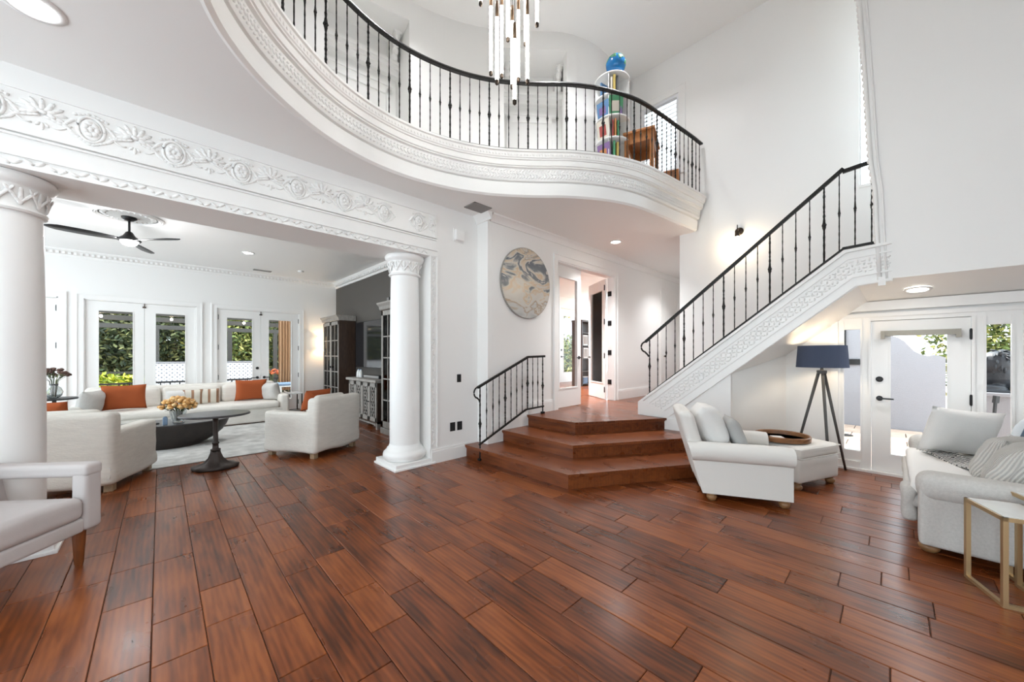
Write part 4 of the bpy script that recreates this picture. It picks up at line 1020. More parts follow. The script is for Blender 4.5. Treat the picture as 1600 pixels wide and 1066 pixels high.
# ================================================================== GREAT ROOM FURNITURE
def wr(amp, fr=3.0, seed=0):
    def f(P):
        n = noise.noise(Vector((P.x*fr+seed, P.y*fr, P.z*fr*1.6)))*amp
        return P + Vector((n, noise.noise(Vector((P.y*fr, P.z*fr+seed, P.x*fr)))*amp, n*.5))
    return f
def bun(parent, x, y, m='bunwood', h=.085, r=.045):
    return obj('bun_foot', MB().lathe([(r*.75, 0), (r*1.05, h*.25), (r*1.15, h*.5), (r*.9, h*.72), (r*.62, h*.78), (r*.95, h*.9), (r*.95, h)], 16, (x, y, 0)), m, parent, smooth=True)
def roll_arm(parent, side, w_in, d0, d1, h, rake=0.0, m='cream', z0=.08):
    """rolled arm: side panel with a scroll along the top"""
    prof = [(0, z0), (.135, z0), (.135, h-.16)] + [(.10+.095*math.cos(t), h-.095+.095*math.sin(t)) for t in [(-.75+q*.205)*PI for q in range(5, 0, -1)]][::-1][:0]
    cxr, czr, r = .105, h-.10, .10
    arc = [(cxr+r*math.cos(a), czr+r*math.sin(a)) for a in [R(v) for v in range(-70, 235, 20)]]
    prof = [(.02, z0), (.125, z0), (.125, czr-r*.94)] + arc + [(.02, czr-r*.5)]
    ys = [d0 + (d1-d0)*q/8 for q in range(9)]
    rs = []
    for i, y in enumerate(ys):
        s = .985 if i in (0, 8) else 1
        back = max(0, (-y-.05)/abs(d0)) if rake else 0
        rs.append([(side*(w_in + (x-.07)*s+.07), y - rake*z*max(0, min(1, (.1-y)/.45)), z0+(z-z0)*s) for x, z in prof])
    o = obj('arm', MB().rings(rs), m, parent, angle=45); fix_normals(o)
    return o
# ---- cream club chair
ch1 = thing('club_chair', 'cream rolled-arm armchair beside the wooden steps', 'armchair', (4.73, 1.25, 0), R(-62.7)-PI/2)
for sx in (-1, 1):
    roll_arm(ch1, sx, .30, -.37, .42, .625, .28)
    bun(ch1, sx*.37, -.30); bun(ch1, sx*.37, .36)
obj('base', MB().rbox(-.33, .33, -.36, .40, .085, .34, .02, 2, 3), 'cream', ch1, smooth=True)
obj('seat_cushion', MB().rbox(-.31, .31, -.22, .42, .34, .49, .06, 3, 5, wr(.006)), 'cream', ch1, smooth=True)
def rake_fn(k, z0=.08, a=.006):
    w0 = wr(a)
    return lambda P: w0(P) + Vector((0, -k*(P.z-z0), 0))
obj('backrest', MB().rbox(-.40, .40, -.40, -.24, .085, .93, .06, 3, 6, rake_fn(.28)), 'cream', ch1, smooth=True)
tag(obj('throw_pillow', MB().pillow(.52, .50, .30, seed=2, mtx=Matrix.Translation((4.73, 1.25, 0)) @ Matrix.Rotation(R(-62.7)-PI/2, 4, 'Z') @ Matrix.Translation((.04, -.27, .75)) @ Matrix.Rotation(R(24), 4, 'X')), 'white_fab', smooth=True), 'plump white pillow leaning on the cream armchair back', 'pillow')
tag(obj('throw_pillow', MB().pillow(.42, .40, .14, seed=5, mtx=Matrix.Translation((4.73, 1.25, 0)) @ Matrix.Rotation(R(-62.7)-PI/2, 4, 'Z') @ Matrix.Translation((.10, -.02, .67)) @ Matrix.Rotation(R(20), 4, 'X')), 'grey_fab', smooth=True), 'small grey pillow in front of the white one on the armchair', 'pillow')
# ---- ottoman
OA = math.atan2(-.37, .93)
ot = thing('ottoman', 'cream upholstered ottoman holding a round wooden tray', 'ottoman', (5.665, .87, 0), OA)
obj('base', MB().rbox(-.375, .375, -.30, .30, .085, .36, .025, 2, 4, wr(.004)), 'cream', ot, smooth=True)
obj('cushion', MB().rbox(-.385, .385, -.31, .31, .355, .49, .05, 3, 6, lambda P: wr(.005)(P)+Vector((0, 0, .02*(1-(P.x/.4)**2)*(1-(P.y/.32)**2) if P.z > .45 else 0))), 'cream', ot, smooth=True)
pp = []
for z in (.372, .472):
    ring = [(x, y, z) for x, y in [(-.37, -.318), (0, -.32), (.37, -.318), (.392, -.29), (.393, 0), (.392, .29), (.37, .318), (0, .32), (-.37, .318), (-.392, .29), (-.393, 0), (-.392, -.29), (-.37, -.318)]]
    obj('piping', MB().tube(ring, .006, 5), 'cream', ot, smooth=True)
for sx in (-1, 1):
    for sy in (-1, 1): bun(ot, sx*.315, sy*.24)
tr = thing('serving_tray', 'round brown wooden tray on the cream ottoman', 'tray', (5.56, .955, .512))
obj('bottom', MB().lathe([(.001, 0), (.27, 0), (.27, .012), (.001, .012)], 40), 'traywood', tr, angle=40)
obj('rim', MB().lathe([(.265, 0), (.285, 0), (.29, .05), (.28, .062), (.268, .055), (.262, .012)], 40), 'traywood', tr, angle=40)
tag(obj('papers', MB().rbox(-.09, .09, -.06, .06, 0, .012, .003, 1, 1).xf(Matrix.Translation((5.50, .98, .526)) @ Matrix.Rotation(.5, 4, 'Z')), 'white_fab'), 'small white booklet lying in the wooden tray', 'booklet')
# ---- tripod lamp
tl = thing('tripod_lamp', 'tripod floor lamp with slate blue drum shade', 'floor lamp', (6.40, .66, 0))
obj('shade', MB().rings([[(r_*math.cos(2*PI*j/40), r_*math.sin(2*PI*j/40), z) for j in range(40)] for r_, z in ((.277, 1.385), (.257, 1.675), (.252, 1.673), (.272, 1.387))], caps=False), 'navy', tl, angle=40)
obj('hub', MB().lathe([(.05, 1.30), (.055, 1.32), (.055, 1.345), (.02, 1.35), (.012, 1.40), (.012, 1.46)], 16), 'tripod', tl, angle=40)
for a in (R(-41), R(79), R(199)):
    c, s = math.cos(a), math.sin(a)
    obj('leg', MB().tube([(.03*c, .03*s, 1.335), (.335*c, .335*s, .0)], [.019, .014], 8), 'tripod', tl, smooth=True)
obj('spider', MB().bar((-.255, 0, 1.655), (.255, 0, 1.655), .005).bar((0, -.255, 1.655), (0, .255, 1.655), .005).bar((0, 0, 1.46), (0, 0, 1.655), .006), 'black', tl)
obj('bulb', MB().ell((0, 0, 1.53), (.03, .03, .045), 12, 8), 'bulb', tl, smooth=True)
d = bpy.data.lights.new('tripod_bulb', 'POINT'); d.energy = 2.2; d.color = (1, .78, .54); d.shadow_soft_size = .05
o = bpy.data.objects.new('tripod_bulb', d); C.objects.link(o); o.parent = tl; o.location = (0, 0, 1.60)
# ---- grey sofa at the right
sf = thing('sofa', 'pale grey linen sofa piled with pillows at the right', 'sofa', (5.31, -.60, 0), 0)
SW = .95
for sx in (-1, 1):
    o = obj('arm', MB().rbox(sx*SW-.115, sx*SW+.115, -.45, .46, .08, .56, .03, 2, 4).rbox(sx*SW-.135, sx*SW+.135, -.45, .475, .42, .635, .09, 4, 4), 'grey_linen', sf, smooth=True)
    for y in (-.36, .40): bun(sf, sx*(SW-.03), y, r=.055)
obj('base', MB().rbox(-SW+.06, SW-.06, -.45, .43, .085, .30, .03, 2, 4), 'grey_linen', sf, smooth=True)
obj('backrest', MB().rbox(-SW+.0, SW-.0, -.50, -.26, .09, .84, .08, 3, 6, rake_fn(.12)), 'grey_linen', sf, smooth=True)
for z0, z1, ex in ((.29, .41, .53), (.40, .505, .50)):
    obj('seat_cushion', MB().rbox(-SW+.10, SW-.10, -.27, ex, z0, z1, .055, 3, 8, wr(.012, 4, z0*9)), 'grey_linen' if z0 < .3 else 'white_fab', sf, smooth=True)
obj('skirt_fold', MB().rbox(-SW+.09, -SW+.30, .46, .55, .17, .46, .04, 2, 4, wr(.025, 7, 2)), 'grey_linen', sf, smooth=True)
def pil(w_, h, t, loc, rz, rx, m, label, seed, pinch=.07, ry=0):
    mx = Matrix.Translation(loc) @ Matrix.Rotation(rz, 4, 'Z') @ Matrix.Rotation(rx, 4, 'X') @ Matrix.Rotation(ry, 4, 'Y')
    o = obj('throw_pillow', MB().pillow(w_, h, t, seed=seed, pinch=pinch), m, smooth=True); o.matrix_world = mx
    return tag(o, label, 'pillow', 'pillows on the grey sofa')
pil(.66, .50, .20, (5.96, -.48, .755), R(-52), R(14), 'white_fab', 'large off-white pillow against the far arm of the grey sofa', 1, ry=R(6))
pil(.60, .44, .19, (5.70, -.88, .80), R(-20), R(16), 'bluestripe', 'blue and white striped pillow behind the others on the sofa', 3)
pil(.48, .42, .26, (5.20, -.66, .66), R(-24), R(24), 'knit', 'ribbed grey pillow on the sofa next to the patterned throw', 5)
pil(.52, .44, .28, (4.86, -.68, .65), R(-12), R(26), 'knit', 'ribbed cream pillow nearest the front arm of the sofa', 8)
mb = MB(); n = 14
def throw_pt(u, v):
    x = 5.95-.88*u; y = -.20-.34*u-.02*v*0 - v*.30
    return Vector((x, y, .515 + .012*math.sin(u*9+v*3)+.006*math.sin(v*17)))
g1 = [[throw_pt(i/n, j/6) for j in range(7)] for i in range(n+1)]
vs_ = [p for r_ in g1 for p in r_] + [p+Vector((0, 0, .010)) for r_ in g1 for p in r_]; K = (n+1)*7; fs_ = []
for i in range(n):
    for j in range(6):
        a = i*7+j; fs_.append((a, a+1, a+8, a+7)); fs_.append((K+a, K+a+7, K+a+8, K+a+1))
for i in range(n):
    a = i*7; fs_.append((a, a+7, K+a+7, K+a)); a = i*7+6; fs_.append((a, K+a, K+a+7, a+7))
for j in range(6):
    fs_.append((j, K+j, K+j+1, j+1)); a = n*7+j; fs_.append((a, a+1, K+a+1, K+a))
mb.add(vs_, fs_)
tag(fix_normals(obj('throw_blanket', mb, 'checker', smooth=False)), 'black and white woven throw across the sofa seat', 'blanket')
pil(.46, .20, .12, (5.52, -.74, .74), R(-18), R(24), 'checker', 'narrow black and white checked pillow among the sofa pillows', 11)
# ---- nesting side tables
def nest(label, ax, ay, bx, by, dep, h):
    ux, uy = ax-bx, ay-by; L_ = math.hypot(ux, uy); a = math.atan2(uy, ux)
    t = thing('side_table', label, 'side table', (bx, by, 0), a, 'nesting side tables'); w_ = .024
    obj('top_frame', MB().box(0, L_, -w_, 0, h-.024, h).box(0, L_, -dep, -dep+w_, h-.024, h).box(0, w_, -dep, 0, h-.024, h).box(L_-w_, L_, -dep, 0, h-.024, h), 'gold', t)
    obj('top', MB().box(w_*.5, L_-w_*.5, -dep+w_*.5, -w_*.5, h-.012, h+.003), 'marble', t)
    for x in (0, L_-w_):
        for y in (-w_, -dep): obj('leg', MB().box(x, x+w_, y, y+w_, 0, h-.024), 'gold', t)
    obj('foot_rail', MB().box(w_, L_-w_, -w_, 0, 0, .022), 'gold', t); obj('foot_rail', MB().box(w_, L_-w_, -dep, -dep+w_, 0, .022), 'gold', t)
    obj('foot_rail', MB().box(0, w_, -dep+w_, -w_, 0, .022), 'gold', t)
    return t
nest('lower gold-framed side table with white top in front', 4.06, -.345, 3.72, -.468, .26, .555)
nest('taller gold-framed side table tucked behind the lower one', 4.29, -.55, 4.02, -.645, .40, .605)
# ---- grey velvet armchair at the left edge
AF = R(-38)
va_ = thing('velvet_armchair', 'pale grey velvet armchair with open padded arms', 'armchair', (-.36-.37*math.cos(AF)-.355*math.cos(AF+PI/2), 4.13-.37*math.sin(AF)-.355*math.sin(AF+PI/2), 0), AF-PI/2)
for sx in (-1, 1):
    x0, x1 = sx*.355-.065, sx*.355+.065
    # arm loop: front post, rest, slanting rear post
    obj('arm', MB().rbox(x0+.003, x1-.003, .275, .382, .265, .742, .03, 3, 3).rbox(x0, x1, -.44, .387, .655, .75, .03, 3, 5), 'velvet', va_, smooth=True)
    obj('rear_post', MB().rbox(x0, x1, -.32, -.20, .27, .70, .03, 2, 3, lambda P: P+Vector((0, -.22*(P.z-.27), 0))), 'velvet', va_, smooth=True)
    obj('leg', MB().lathe([(.019, 0), (.024, .02), (.038, .255), (.038, .27)], 14, (sx*.33, .30, 0)), 'legwood', va_, angle=40)
    obj('leg', MB().lathe([(.019, 0), (.038, .27)], 14, (sx*.31, -.27, 0)), 'legwood', va_, angle=40)
obj('seat_rail', MB().rbox(-.30, .30, -.36, .37, .262, .365, .02, 2, 2), 'velvet', va_, smooth=True)
obj('seat_cushion', MB().rbox(-.292, .292, -.30, .385, .36, .52, .05, 4, 5, lambda P: P+Vector((0, 0, .018*(1-(P.x/.3)**2) if P.z > .48 else 0))), 'velvet', va_, smooth=True)
obj('backrest', MB().rbox(-.40, .40, -.40, -.26, .30, 1.02, .06, 3, 5, rake_fn(.30, .3, .003)), 'velvet', va_, smooth=True)

# ================================================================== LIVING ROOM
tag(obj('area_rug', MB().rbox(-2.0, 2.45, 6.93, 9.95, .002, .014, .005, 1, 2), 'rug'), 'large pale grey area rug under the coffee table', 'rug')
def slip_chair(name, label, loc, rz):
    t = thing(name, label, 'armchair', loc, rz, 'slipcovered linen armchairs')
    w2 = wr(.007, 4)
    hem = lambda P: w2(P) + Vector((P.x*.03, P.y*.03, .012*math.sin(P.x*8+P.y*6)))*(1 if P.z < .25 else .3)
    for sx in (-1, 1):
        obj('arm', MB().rbox(sx*.38-.095, sx*.38+.095, -.42, .50, .075, .685, .05, 3, 8, hem), 'linen', t, smooth=True)
        obj('tie', MB().tube([(sx*(.43+.018*math.cos(q*PI/5)), -.500, .16+.030*(q//10)*2+.03+.032*math.sin(q*PI/5)) for q in range(10)]+[(sx*(.43+.018*math.cos(q*PI/5)), -.500, .255+.034*math.sin(q*PI/5)) for q in range(10)], .0055, 5), 'white_fab', t, smooth=True)
        for y in (-.40, .42): obj('leg', MB().rbox(sx*.40-.04, sx*.40+.04, y-.04, y+.04, 0, .085, .006, 1, 1), 'palewood', t)
    obj('base', MB().rbox(-.34, .34, -.42, .48, .08, .36, .03, 2, 6, hem), 'linen', t, smooth=True)
    obj('seat_cushion', MB().rbox(-.29, .29, -.28, .50, .34, .49, .06, 3, 6, w2), 'linen', t, smooth=True)
    obj('backrest', MB().rbox(-.475, .475, -.49, -.29, .075, .905, .06, 3, 8, lambda P: hem(P)+Vector((0, -.05*(P.z-.1), 0))), 'linen', t, smooth=True)
    obj('back_cushion', MB().rbox(-.285, .285, -.31, -.16, .46, .93, .07, 3, 6, rake_fn(.15, .4, .01)), 'linen', t, smooth=True)
    return t
sc1 = slip_chair('slipcover_armchair', 'cream slipcovered armchair left of the coffee table, seen from behind', (-.65, 6.70, .0), R(-20))
def chair_pos(cx_, cy_, fa): return (cx_, cy_)
F2 = R(119)
rc = Vector((1.66, 5.95)); f2 = Vector((math.cos(F2), math.sin(F2))); r2 = Vector((f2.y, -f2.x))
c2 = rc + f2*.45 + r2*.43
sc2 = dup(sc1, (c2.x, c2.y, 0), F2-PI/2, 'cream slipcovered armchair beside the right column')
# long sofa
ls = thing('long_sofa', 'long cream linen sofa in front of the french doors', 'sofa', (.52, 10.55, 0), PI)
LW = 1.62
for sx in (-1, 1):
    obj('arm', MB().rbox(sx*LW-.10, sx*LW+.10, -.5, .55, .03, .62, .06, 3, 6, wr(.008, 4)), 'linen', ls, smooth=True)
obj('base', MB().rbox(-LW+.05, LW-.05, -.5, .56, .02, .33, .03, 2, 8, wr(.008, 4)), 'linen', ls, smooth=True)
obj('seat_cushion', MB().rbox(-LW+.10, LW-.10, -.30, .60, .32, .475, .07, 3, 12, wr(.014, 3, 4)), 'linen', ls, smooth=True)
obj('backrest', MB().rbox(-LW+.04, LW-.04, -.56, -.32, .03, .90, .07, 3, 10, wr(.01, 3)), 'linen', ls, smooth=True)
for q, xx in enumerate((-1.0, 0, 1.0)): obj('back_cushion', MB().rbox(xx-.49, xx+.49, -.34, -.16, .46, .86, .08, 3, 7, rake_fn(.15, .46, .012)), 'linen', ls, smooth=True)
def lp_(w_, h, t, x, y, z, rz, rx, m, label, seed, shape=None):
    o = obj('throw_pillow', MB().pillow(w_, h, t, seed=seed) if shape is None else shape, m, smooth=True)
    o.matrix_world = Matrix.Translation((x, y, z)) @ Matrix.Rotation(rz, 4, 'Z') @ Matrix.Rotation(rx, 4, 'X')
    return tag(o, label, 'pillow', 'pillows on the long sofa')
lp_(.62, .50, .18, -.50, 10.36, .73, R(-4), R(12), 'rust', 'rust orange pillow at the left end of the long sofa', 1)
lp_(.62, .50, .18, 1.55, 10.52, .73, R(3), R(12), 'rust', 'rust orange pillow at the right end of the long sofa', 2)
lp_(.44, .44, .26, -.92, 10.22, .68, R(60), R(12), 'grey_linen', 'plump round grey pillow by the left arm of the long sofa', 3)
lp_(.44, .44, .26, 1.93, 10.42, .68, R(-55), R(12), 'grey_linen', 'plump round grey pillow by the right arm of the long sofa', 4)
for q, (xx, mt, lb) in enumerate(((.25, 'white_fab', 'pale cream pillow left of the middle on the long sofa'), (.50, 'kilim', 'tan patterned pillow at the middle of the long sofa'), (.78, 'kilim', 'tan patterned pillow right of the middle on the long sofa'))):
    lp_(.36, .34, .13, xx, 10.40+.02*q, .65, R(8-6*q), R(14), mt, lb, 10+q)
pil_ = lambda loc, rz, lab: tag(obj('throw_pillow', MB().pillow(.50, .34, .16, seed=4, mtx=Matrix.Translation(loc) @ Matrix.Rotation(rz, 4, 'Z') @ Matrix.Rotation(R(20), 4, 'X')), 'rust', smooth=True), lab, 'pillow')
pil_((-1.02, 7.05, .83), R(-20), 'rust orange pillow showing above the left slipcovered armchair')
v = Matrix.Rotation(F2-PI/2, 3, 'Z') @ Vector((-.06, -.10, 0)); pil_((c2.x+v.x, c2.y+v.y, .84), F2-PI/2, 'rust orange pillow showing above the right slipcovered armchair')
# coffee table: solid dark boat-shaped block
ct = thing('coffee_table', 'dark boat-shaped coffee table on the pale rug', 'coffee table', (.12, 8.50, .014))
rs = []
for zz, k_ in ((0, .50), (.02, .55), (.10, .74), (.20, .88), (.30, .96), (.385, 1.0)):
    rs.append([(.80*(.35+.65*k_ if False else k_)*math.cos(2*PI*j/48), .42*(.55+.45*k_)*math.sin(2*PI*j/48), zz) for j in range(48)])
obj('body', MB().rings(rs), 'darkwood', ct, angle=50)
obj('top', MB().rings([[(.80*math.cos(2*PI*j/48), .42*math.sin(2*PI*j/48), zz) for j in range(48)] for zz in (.385, .40)]), 'stone', ct, angle=50)
def bouquet(name, label, loc, r, n, petal, leafm, vs_, stems=True):
    t = thing(name, label, 'flowers', loc)
    rg = random.Random(n); mb = MB(); lf_ = MB(); stm = MB()
    for q in range(n):
        a = rg.random()*2*PI; e = math.acos(1-rg.random()*.95); p = Vector((math.cos(a)*math.sin(e)*r, math.sin(a)*math.sin(e)*r, math.cos(e)*r*.75+vs_+.02))
        for k_ in range(5):
            dv = Vector((rg.gauss(0, 1), rg.gauss(0, 1), rg.gauss(0, 1))).normalized()*r*.10
            mb.ell(tuple(p+dv), (r*.15, r*.15, r*.11), 6, 4)
        if stems: stm.tube([(p.x*.15, p.y*.15, .015), (p.x*.3, p.y*.3, vs_*.8), tuple(p)], .003, 4)
    for q in range(n):
        a = rg.random()*2*PI; rr_ = r*(.5+.5*rg.random()); p = Vector((math.cos(a)*rr_, math.sin(a)*rr_, vs_-.01+rg.random()*r*.4))
        lf_.ell(tuple(p), (r*.22, r*.09, r*.02), 6, 3, Matrix.Rotation(a, 3, 'Z') @ Matrix.Rotation(rg.uniform(-.8, .8), 3, 'Y'))
    obj('blossoms', mb, petal, t, smooth=True)['kind'] = 'stuff'
    obj('foliage', lf_, leafm, t)['kind'] = 'stuff'
    if stems: obj('stems', stm, leafm, t)
    return t
vz = .416
vsz = thing('glass_vase', 'clear cut glass vase on the coffee table', 'vase', (.22, 8.35, vz))
obj('body', MB().rings([[(r_*math.cos(2*PI*j/10), r_*math.sin(2*PI*j/10), z) for j in range(10)] for r_, z in ((.075, 0), (.085, .05), (.10, .13), (.115, .20), (.108, .20), (.09, .12), (.07, .02))], caps=True), 'vase', vsz)
obj('base', MB().lathe([(.07, -.001), (.076, .006), (.07, .012)], 10), 'vase', vsz)
bouquet('flower_bouquet', 'peach and yellow flower bouquet in the glass vase', (.22, 8.35, vz+.02), .215, 44, 'bloom', 'leaf_dark', .21)
tag(obj('candle_box', MB().rbox(.03, .09, 8.14, 8.20, vz, vz+.12, .008, 1, 1).lathe([(.02, vz+.12), (.02, vz+.135)], 10, (.06, 8.17, 0)), 'bluecloth'), 'small dark blue candle jar beside the glass vase', 'candle')
tag(obj('remote_control', MB().rbox(-.08, .08, -.022, .022, 0, .02, .008, 2, 1).xf(Matrix.Translation((-.08, 8.32, vz)) @ Matrix.Rotation(.6, 4, 'Z')), 'black'), 'black remote control on the coffee table', 'remote')
# bistro table
bi = thing('bistro_table', 'dark oval bistro table with fluted cast iron pedestal', 'table', (.55, 6.45, 0), R(-18))
obj('top', MB().lathe([(.001, .715), (.36, .715), (.39, .722), (.395, .735), (.385, .748), (.001, .75)], 48, sy=.85), 'stone', bi, angle=40)
obj('column', MB().lathe([(.10, .70), (.095, .71), (.035, .69), (.030, .62), (.027, .50), (.030, .36), (.042, .352), (.042, .335), (.032, .328), (.036, .27), (.056, .26), (.056, .24), (.04, .235)], 20), 'cast', bi, smooth=True)
rs = []
for r_, z in ((.045, .245), (.055, .20), (.075, .14), (.12, .085), (.19, .055), (.235, .045), (.245, .03), (.245, .012), (.235, 0)):
    rs.append([(r_*(1+.10*math.cos(6*2*PI*j/48)*(1 if z > .04 else .2))*math.cos(2*PI*j/48)*1.05, r_*(1+.10*math.cos(6*2*PI*j/48)*(1 if z > .04 else .2))*math.sin(2*PI*j/48)*.85, z) for j in range(48)])
obj('base', MB().rings(rs[::-1]), 'cast', bi, smooth=True)
# tall cabinets, console, television on the dark wall
def tall_cab(label, y0, y1, x0, h=2.62):
    t = thing('display_cabinet', label, 'cabinet', (x0, y0, 0)); W = y1-y0; D = XT-x0-.02
    obj('carcass', MB().box(.02, D, 0.02, .05, .10, h-.14).box(.02, D, W-.05, W-.02, .10, h-.14).box(D-.02, D, .02, W-.02, .1, h-.14).box(.02, D, .02, W-.02, .10, .16).box(.02, D, .02, W-.02, h-.2, h-.14), 'cabwood', t)
    obj('plinth', MB().rbox(-.02, D, -.01, W+.01, 0, .12, .012, 1, 1), 'greywood', t)
    obj('crown', MB().prism_y([(0, h-.14), (D, h-.14), (D, h), (-.08, h), (-.07, h-.03), (-.03, h-.07), (-.02, h-.12)][::-1], -.05, W+.05), 'greywood', t)
    obj('side_panel', MB().box(-.0, D, -.015, .02, .12, h-.14), 'cabwood', t)
    for q in range(3): obj('shelf', MB().box(.04, D-.02, .05, W-.05, .7+q*.55, .725+q*.55), 'cabwood', t)
    for k_ in range(2):
        a, b = .02+k_*(W-.04)/2, .02+(k_+1)*(W-.04)/2
        dr = obj('door', MB().box(-.005, .025, a, a+.06, .13, h-.16).box(-.005, .025, b-.06, b, .13, h-.16).box(-.005, .025, a, b, .13, .25).box(-.005, .025, a, b, h-.25, h-.16), 'greywood', t)
        for q in range(1, 5): obj('mullion', MB().box(0, .02, a+.06, b-.06, .25+q*(h-.5)/5-.012, .25+q*(h-.5)/5+.012), 'greywood', dr)
        obj('mullion', MB().box(0, .02, (a+b)/2-.012, (a+b)/2+.012, .25, h-.25), 'greywood', dr)
        obj('pane', MB().box(.008, .012, a+.06, b-.06, .25, h-.25), 'cabglass', dr)
        obj('handle', MB().lathe([(.03, 0), (.03, .01), (.012, .02), (.02, .035), (.001, .04)], 12).xf(Matrix.Translation((-.005, b-.03 if k_ == 0 else a+.03, 1.22)) @ Matrix.Rotation(-PI/2, 4, 'Y')), 'black', dr)
    return t
tall_cab('tall dark cabinet with glazed grey doors beside the wall lamp', 10.22, 11.50, 3.43)
tall_cab('tall dark cabinet with glazed grey doors half hidden by the column', 5.95, 7.05, 3.17, 2.58)
cn = thing('media_console', 'grey media console with fretwork mirrored doors under the television', 'console', (3.22, 7.38, 0)); W = 1.56; D = .56
obj('body', MB().box(.02, D, 0, .03, .12, .97).box(.02, D, W-.03, W, .12, .97).box(.02, D, 0, W, .12, .16).box(D-.03, D, 0, W, .12, .97), 'cabwood', cn)
obj('top', MB().rbox(-.05, D+.02, -.05, W+.05, .97, 1.03, .015, 2, 1), 'greywood', cn)
for y in (.04, W-.04):
    for x in (.05, D-.05): obj('leg', MB().box(x-.035, x+.035, y-.035, y+.035, 0, .13), 'greywood', cn)
obj('apron', MB().prism_x([(.05, .12), (.05, .06), (.15, .09), (W/2, .10), (W-.15, .09), (W-.05, .06), (W-.05, .12)], .0, .03), 'greywood', cn)
for k_ in range(4):
    a, b = .02+k_*(W-.04)/4, .02+(k_+1)*(W-.04)/4
    dr = obj('door', MB().box(0, .025, a+.004, a+.06, .16, .96).box(0, .025, b-.06, b-.004, .16, .96).box(0, .025, a, b, .16, .24).box(0, .025, a, b, .88, .96), 'greywood', cn)
    obj('mirror', MB().box(.018, .022, a+.05, b-.05, .23, .89), 'screen', dr)
    fm = MB(); cy_ = (a+b)/2
    for q in range(3):
        zc_ = .345+q*.215
        fm.tube([(.008, cy_+.085*math.sin(2*PI*j/14), zc_+.105*math.cos(2*PI*j/14)) for j in range(15)], .011, 5)
        fm.bar((.008, cy_-.085, zc_-.105), (.008, cy_+.085, zc_+.105), .016).bar((.008, cy_+.085, zc_-.105), (.008, cy_-.085, zc_+.105), .016)
    obj('fretwork', fm, 'greywood', dr)
    obj('knob', MB().ell((-.015, b-.03 if k_ % 2 == 0 else a+.03, .56), (.014, .014, .014), 8, 6), 'black', dr)
tv = thing('television', 'large flat television mounted on the dark wall', 'television', (XT-.10, 9.0, 1.82))
obj('screen', MB().box(-.022, -.018, -.90, .90, -.575, .575), 'screen', tv)
obj('bezel', MB().box(-.02, .03, -.915, .915, -.59, -.573).box(-.02, .03, -.915, .915, .573, .59).box(-.02, .03, -.915, -.898, -.59, .59).box(-.02, .03, .898, .915, -.59, .59).box(-.016, .03, -.91, .91, -.58, .58), 'black', tv)
obj('wall_bracket', MB().box(.03, .098, -.25, .25, -.2, .2), 'black', tv)
sb = thing('soundbar', 'black soundbar on the grey media console', 'speaker', (3.45, 8.1, 1.031)); obj('case', MB().rbox(-.05, .05, -.42, .42, 0, .07, .012, 2, 1), 'black', sb); obj('grille', MB().box(-.053, -.049, -.40, .40, .01, .06), 'vent', sb)
for q, y in enumerate((8.60, 8.74)):
    mb = MB().lathe([(.001, .0), (.05, 0), (.052, .02), (.045, .12), (.028, .15), (.03, .17), (.001, .172)], 16)
    t = thing('ceramic_jar', ['small pale blue ceramic jar on the console, nearer the soundbar', 'small pale blue ceramic jar on the console, farther from the soundbar'][q], 'jar', (3.38, y, 1.031)); obj('body', mb, 'marble', t, smooth=True); obj('lid', MB().ell((0, 0, .178), (.02, .02, .014), 10, 6), 'bluecloth', t, smooth=True)
tag(obj('floor_speaker', MB().rbox(3.30, 3.55, 7.10, 7.28, 0, .62, .01, 1, 1).lathe([(.07, 0), (.07, .006)], 16), 'black'), 'black box speaker standing between console and cabinet', 'speaker')
# wall lamp in the corner
wl = thing('wall_lamp', 'glowing cream drum lamp on the wall beside the cabinet', 'wall lamp', (3.45, YL, 1.92))
obj('shade', MB().rings([[(r_*math.cos(2*PI*j/32), -.17+r_*math.sin(2*PI*j/32), z) for j in range(32)] for r_, z in ((.155, -.17), (.155, .17), (.15, .17), (.15, -.17))], caps=False), 'shade', wl, smooth=True)
obj('arm', MB().bar((0, -.17, 0), (0, -.01, 0), .02).box(-.05, .05, -.02, 0, -.09, .09), 'bronze', wl)
d = bpy.data.lights.new('wall_lamp_bulb', 'POINT'); d.energy = 5; d.color = (1, .76, .5); d.shadow_soft_size = .06
o = bpy.data.objects.new('wall_lamp_bulb', d); C.objects.link(o); o.parent = wl; o.location = (0, -.17, 0)
# end table beside the long sofa, tall plant stand at the left
et = thing('end_table', 'slim mirrored end table beside the long sofa', 'side table', (2.42, 10.55, 0))
for sx in (-1, 1):
    for sy in (-1, 1): obj('leg', MB().box(sx*.16-.012, sx*.16+.012, sy*.22-.012, sy*.22+.012, 0, .58), 'bronze', et)
obj('top', MB().box(-.18, .18, -.24, .24, .58, .60), 'marble', et); obj('lower_shelf', MB().box(-.16, .16, -.22, .22, .10, .115), 'glass', et)
tag(obj('magazine', MB().rbox(-.13, .13, -.09, .09, 0, .04, .006, 1, 1).xf(Matrix.Translation((2.42, 10.5, .116)) @ Matrix.Rotation(.3, 4, 'Z')), 'grey_fab'), 'grey magazines on the lower shelf of the end table', 'magazine')
pt = thing('pedestal_table', 'round black pedestal table at the left of the living room', 'side table', (-1.28, 9.75, 0))
obj('top', MB().lathe([(.001, .80), (.26, .80), (.27, .815), (.26, .83), (.001, .83)], 36), 'black', pt, angle=40)
obj('column', MB().lathe([(.16, 0), (.16, .02), (.04, .05), (.025, .2), (.025, .78), (.06, .80)], 20), 'black', pt, smooth=True)
gv = thing('round_vase', 'clear round glass vase on the black pedestal table', 'vase', (-1.28, 9.72, .831))
